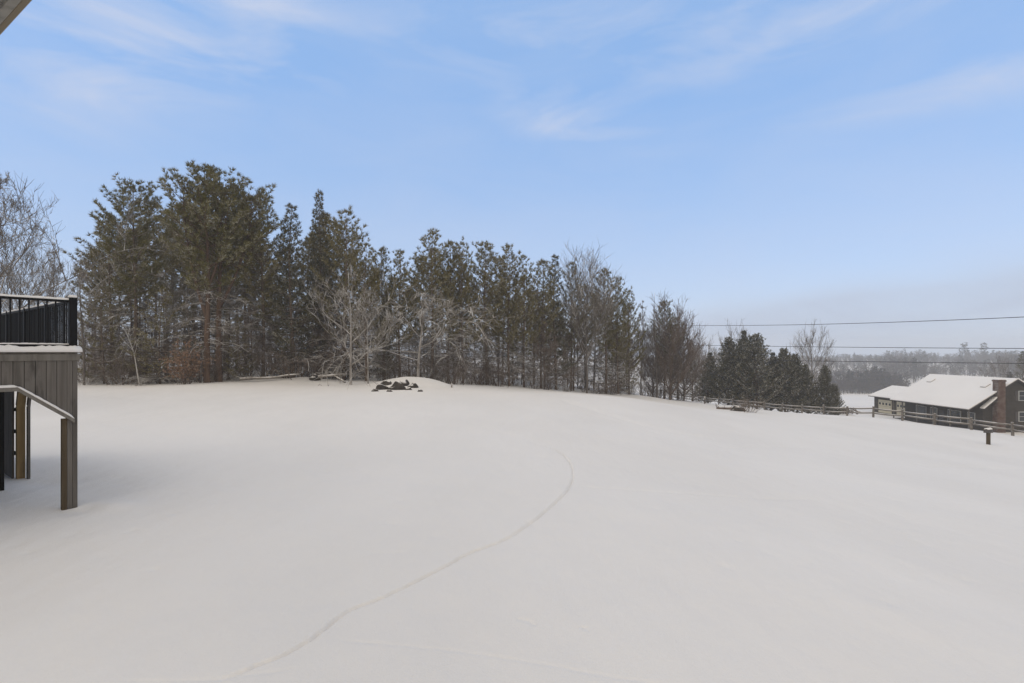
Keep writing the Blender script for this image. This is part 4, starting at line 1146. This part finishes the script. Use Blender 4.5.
def wisps(scale, st, lo, hi, seed, detail=6, rot=(0, 0, 0)):
    mp = N(nt, 'ShaderNodeMapping'); mp.inputs['Scale'].default_value = st; mp.inputs['Location'].default_value = seed; mp.inputs['Rotation'].default_value = rot
    n = N(nt, 'ShaderNodeTexNoise'); n.inputs['Scale'].default_value = scale; n.inputs['Detail'].default_value = detail; n.inputs['Roughness'].default_value = .55; n.inputs['Distortion'].default_value = .6
    nt.links.new(nrm.outputs[0], mp.inputs[0]); nt.links.new(mp.outputs[0], n.inputs[0])
    return maprange(nt, n.outputs[0], lo, hi)
base = sky.outputs[0]
# the sky ahead is a little paler than clear air
pale = N(nt, 'ShaderNodeMix', data_type='RGBA')
w1 = wisps(4.2, (.8, 1.0, 3.0), .42, .70, (3.1, 1.2, .4), 9, (.0, .35, .0))
w2 = wisps(3.0, (1.0, 1.0, 3.2), .40, .70, (7.7, 2.2, 5.4))
tot = None
for b_ in ((175, 45, .19, .085, .35), (235, 25, .10, .07, .0), (520, 38, .34, .055, .06), (820, 5, .32, .055, .1), (585, 128, .14, .035, -.25), (940, 88, .16, .035, .0), (60, 20, .12, .10, .2)):
    g = blob(*b_); tot = g if tot is None else math_(nt, 'ADD', tot, g, clamp=True)
hi_cl = math_(nt, 'MULTIPLY', math_(nt, 'MULTIPLY', tot, w1), .78)
veil = math_(nt, 'MULTIPLY', w2, .16)
bank = math_(nt, 'MULTIPLY', math_(nt, 'ADD', blob(960, 306, .34, .05, .11), blob(760, 318, .22, .04, .06), clamp=True), .10)
bank2 = math_(nt, 'MULTIPLY', math_(nt, 'ADD', blob(980, 300, .30, .042, .12), blob(800, 316, .20, .030, .10), clamp=True), maprange(nt, w2, .0, .75, .45, .9))
hi_cl = math_(nt, 'MAXIMUM', hi_cl, veil)
low = maprange(nt, sx.outputs[2], .0, .30, .22, .0)
hi_cl = math_(nt, 'ADD', hi_cl, math_(nt, 'MULTIPLY', math_(nt, 'ADD', low, bank), .8), clamp=True)
# unseen cloud overhead and behind, added to whiten the light on the snow
beh = maprange(nt, sx.outputs[1], .25, -.15)
zen = maprange(nt, sx.outputs[2], .60, .80)
ov = math_(nt, 'MAXIMUM', beh, zen)
SKYTINT = N(nt, 'ShaderNodeMix', data_type='RGBA'); SKYTINT.blend_type = 'MULTIPLY'; SKYTINT.inputs[0].default_value = 1.0
nt.links.new(base, SKYTINT.inputs[6]); SKYTINT.inputs[7].default_value = (.80, .76, .85, 1)
veilc = mixc(nt, maprange(nt, sx.outputs[2], .0, .42), (2.02, 2.56, 3.38), (1.23, 2.12, 3.63))
clear = mixc(nt, .78, SKYTINT.outputs[2], veilc)
cl = mixc(nt, math_(nt, 'MULTIPLY', ov, .92), mixc(nt, bank2, mixc(nt, hi_cl, clear, CLOUD), (2.12, 2.42, 3.02)), UNSEEN_CLOUD)
nt.links.new(cl, bg.inputs[0]); bg.inputs[1].default_value = SKY_STR

sl = bpy.data.lights.new('sun', 'SUN'); sl.energy = 0.5; sl.angle = math.radians(60); sl.color = (1, .93, .84)
so = bpy.data.objects.new('sun', sl); COL.objects.link(so)
dirv = Vector((math.sin(SUN_AZ)*math.cos(SUN_EL), math.cos(SUN_AZ)*math.cos(SUN_EL), math.sin(SUN_EL)))
so.rotation_euler = dirv.to_track_quat('Z', 'Y').to_euler()
so.location = dirv*60

# ------------------------------------------------------------------ camera
cam = bpy.data.cameras.new('camera'); co = bpy.data.objects.new('camera', cam); COL.objects.link(co)
co.location = (0, 0, EYE); co.rotation_euler = (PI/2, 0, 0)
cam.lens = 19.0; cam.sensor_width = 36.0; cam.shift_y = (HOR-341.5)/1024
cam.clip_start = 0.05; cam.clip_end = 4000
SC.camera = co
vs = SC.view_settings; SC.display_settings.display_device = 'sRGB'
vs.view_transform = 'Standard'; vs.look = 'None'; vs.exposure = 0.7; vs.gamma = 1.0; vs.use_curve_mapping = False
cy = SC.cycles
cy.use_denoising = True
cy.max_bounces = 6; cy.diffuse_bounces = 3; cy.glossy_bounces = 2; cy.transmission_bounces = 2; cy.volume_bounces = 1
cy.volume_step_rate = 4.0
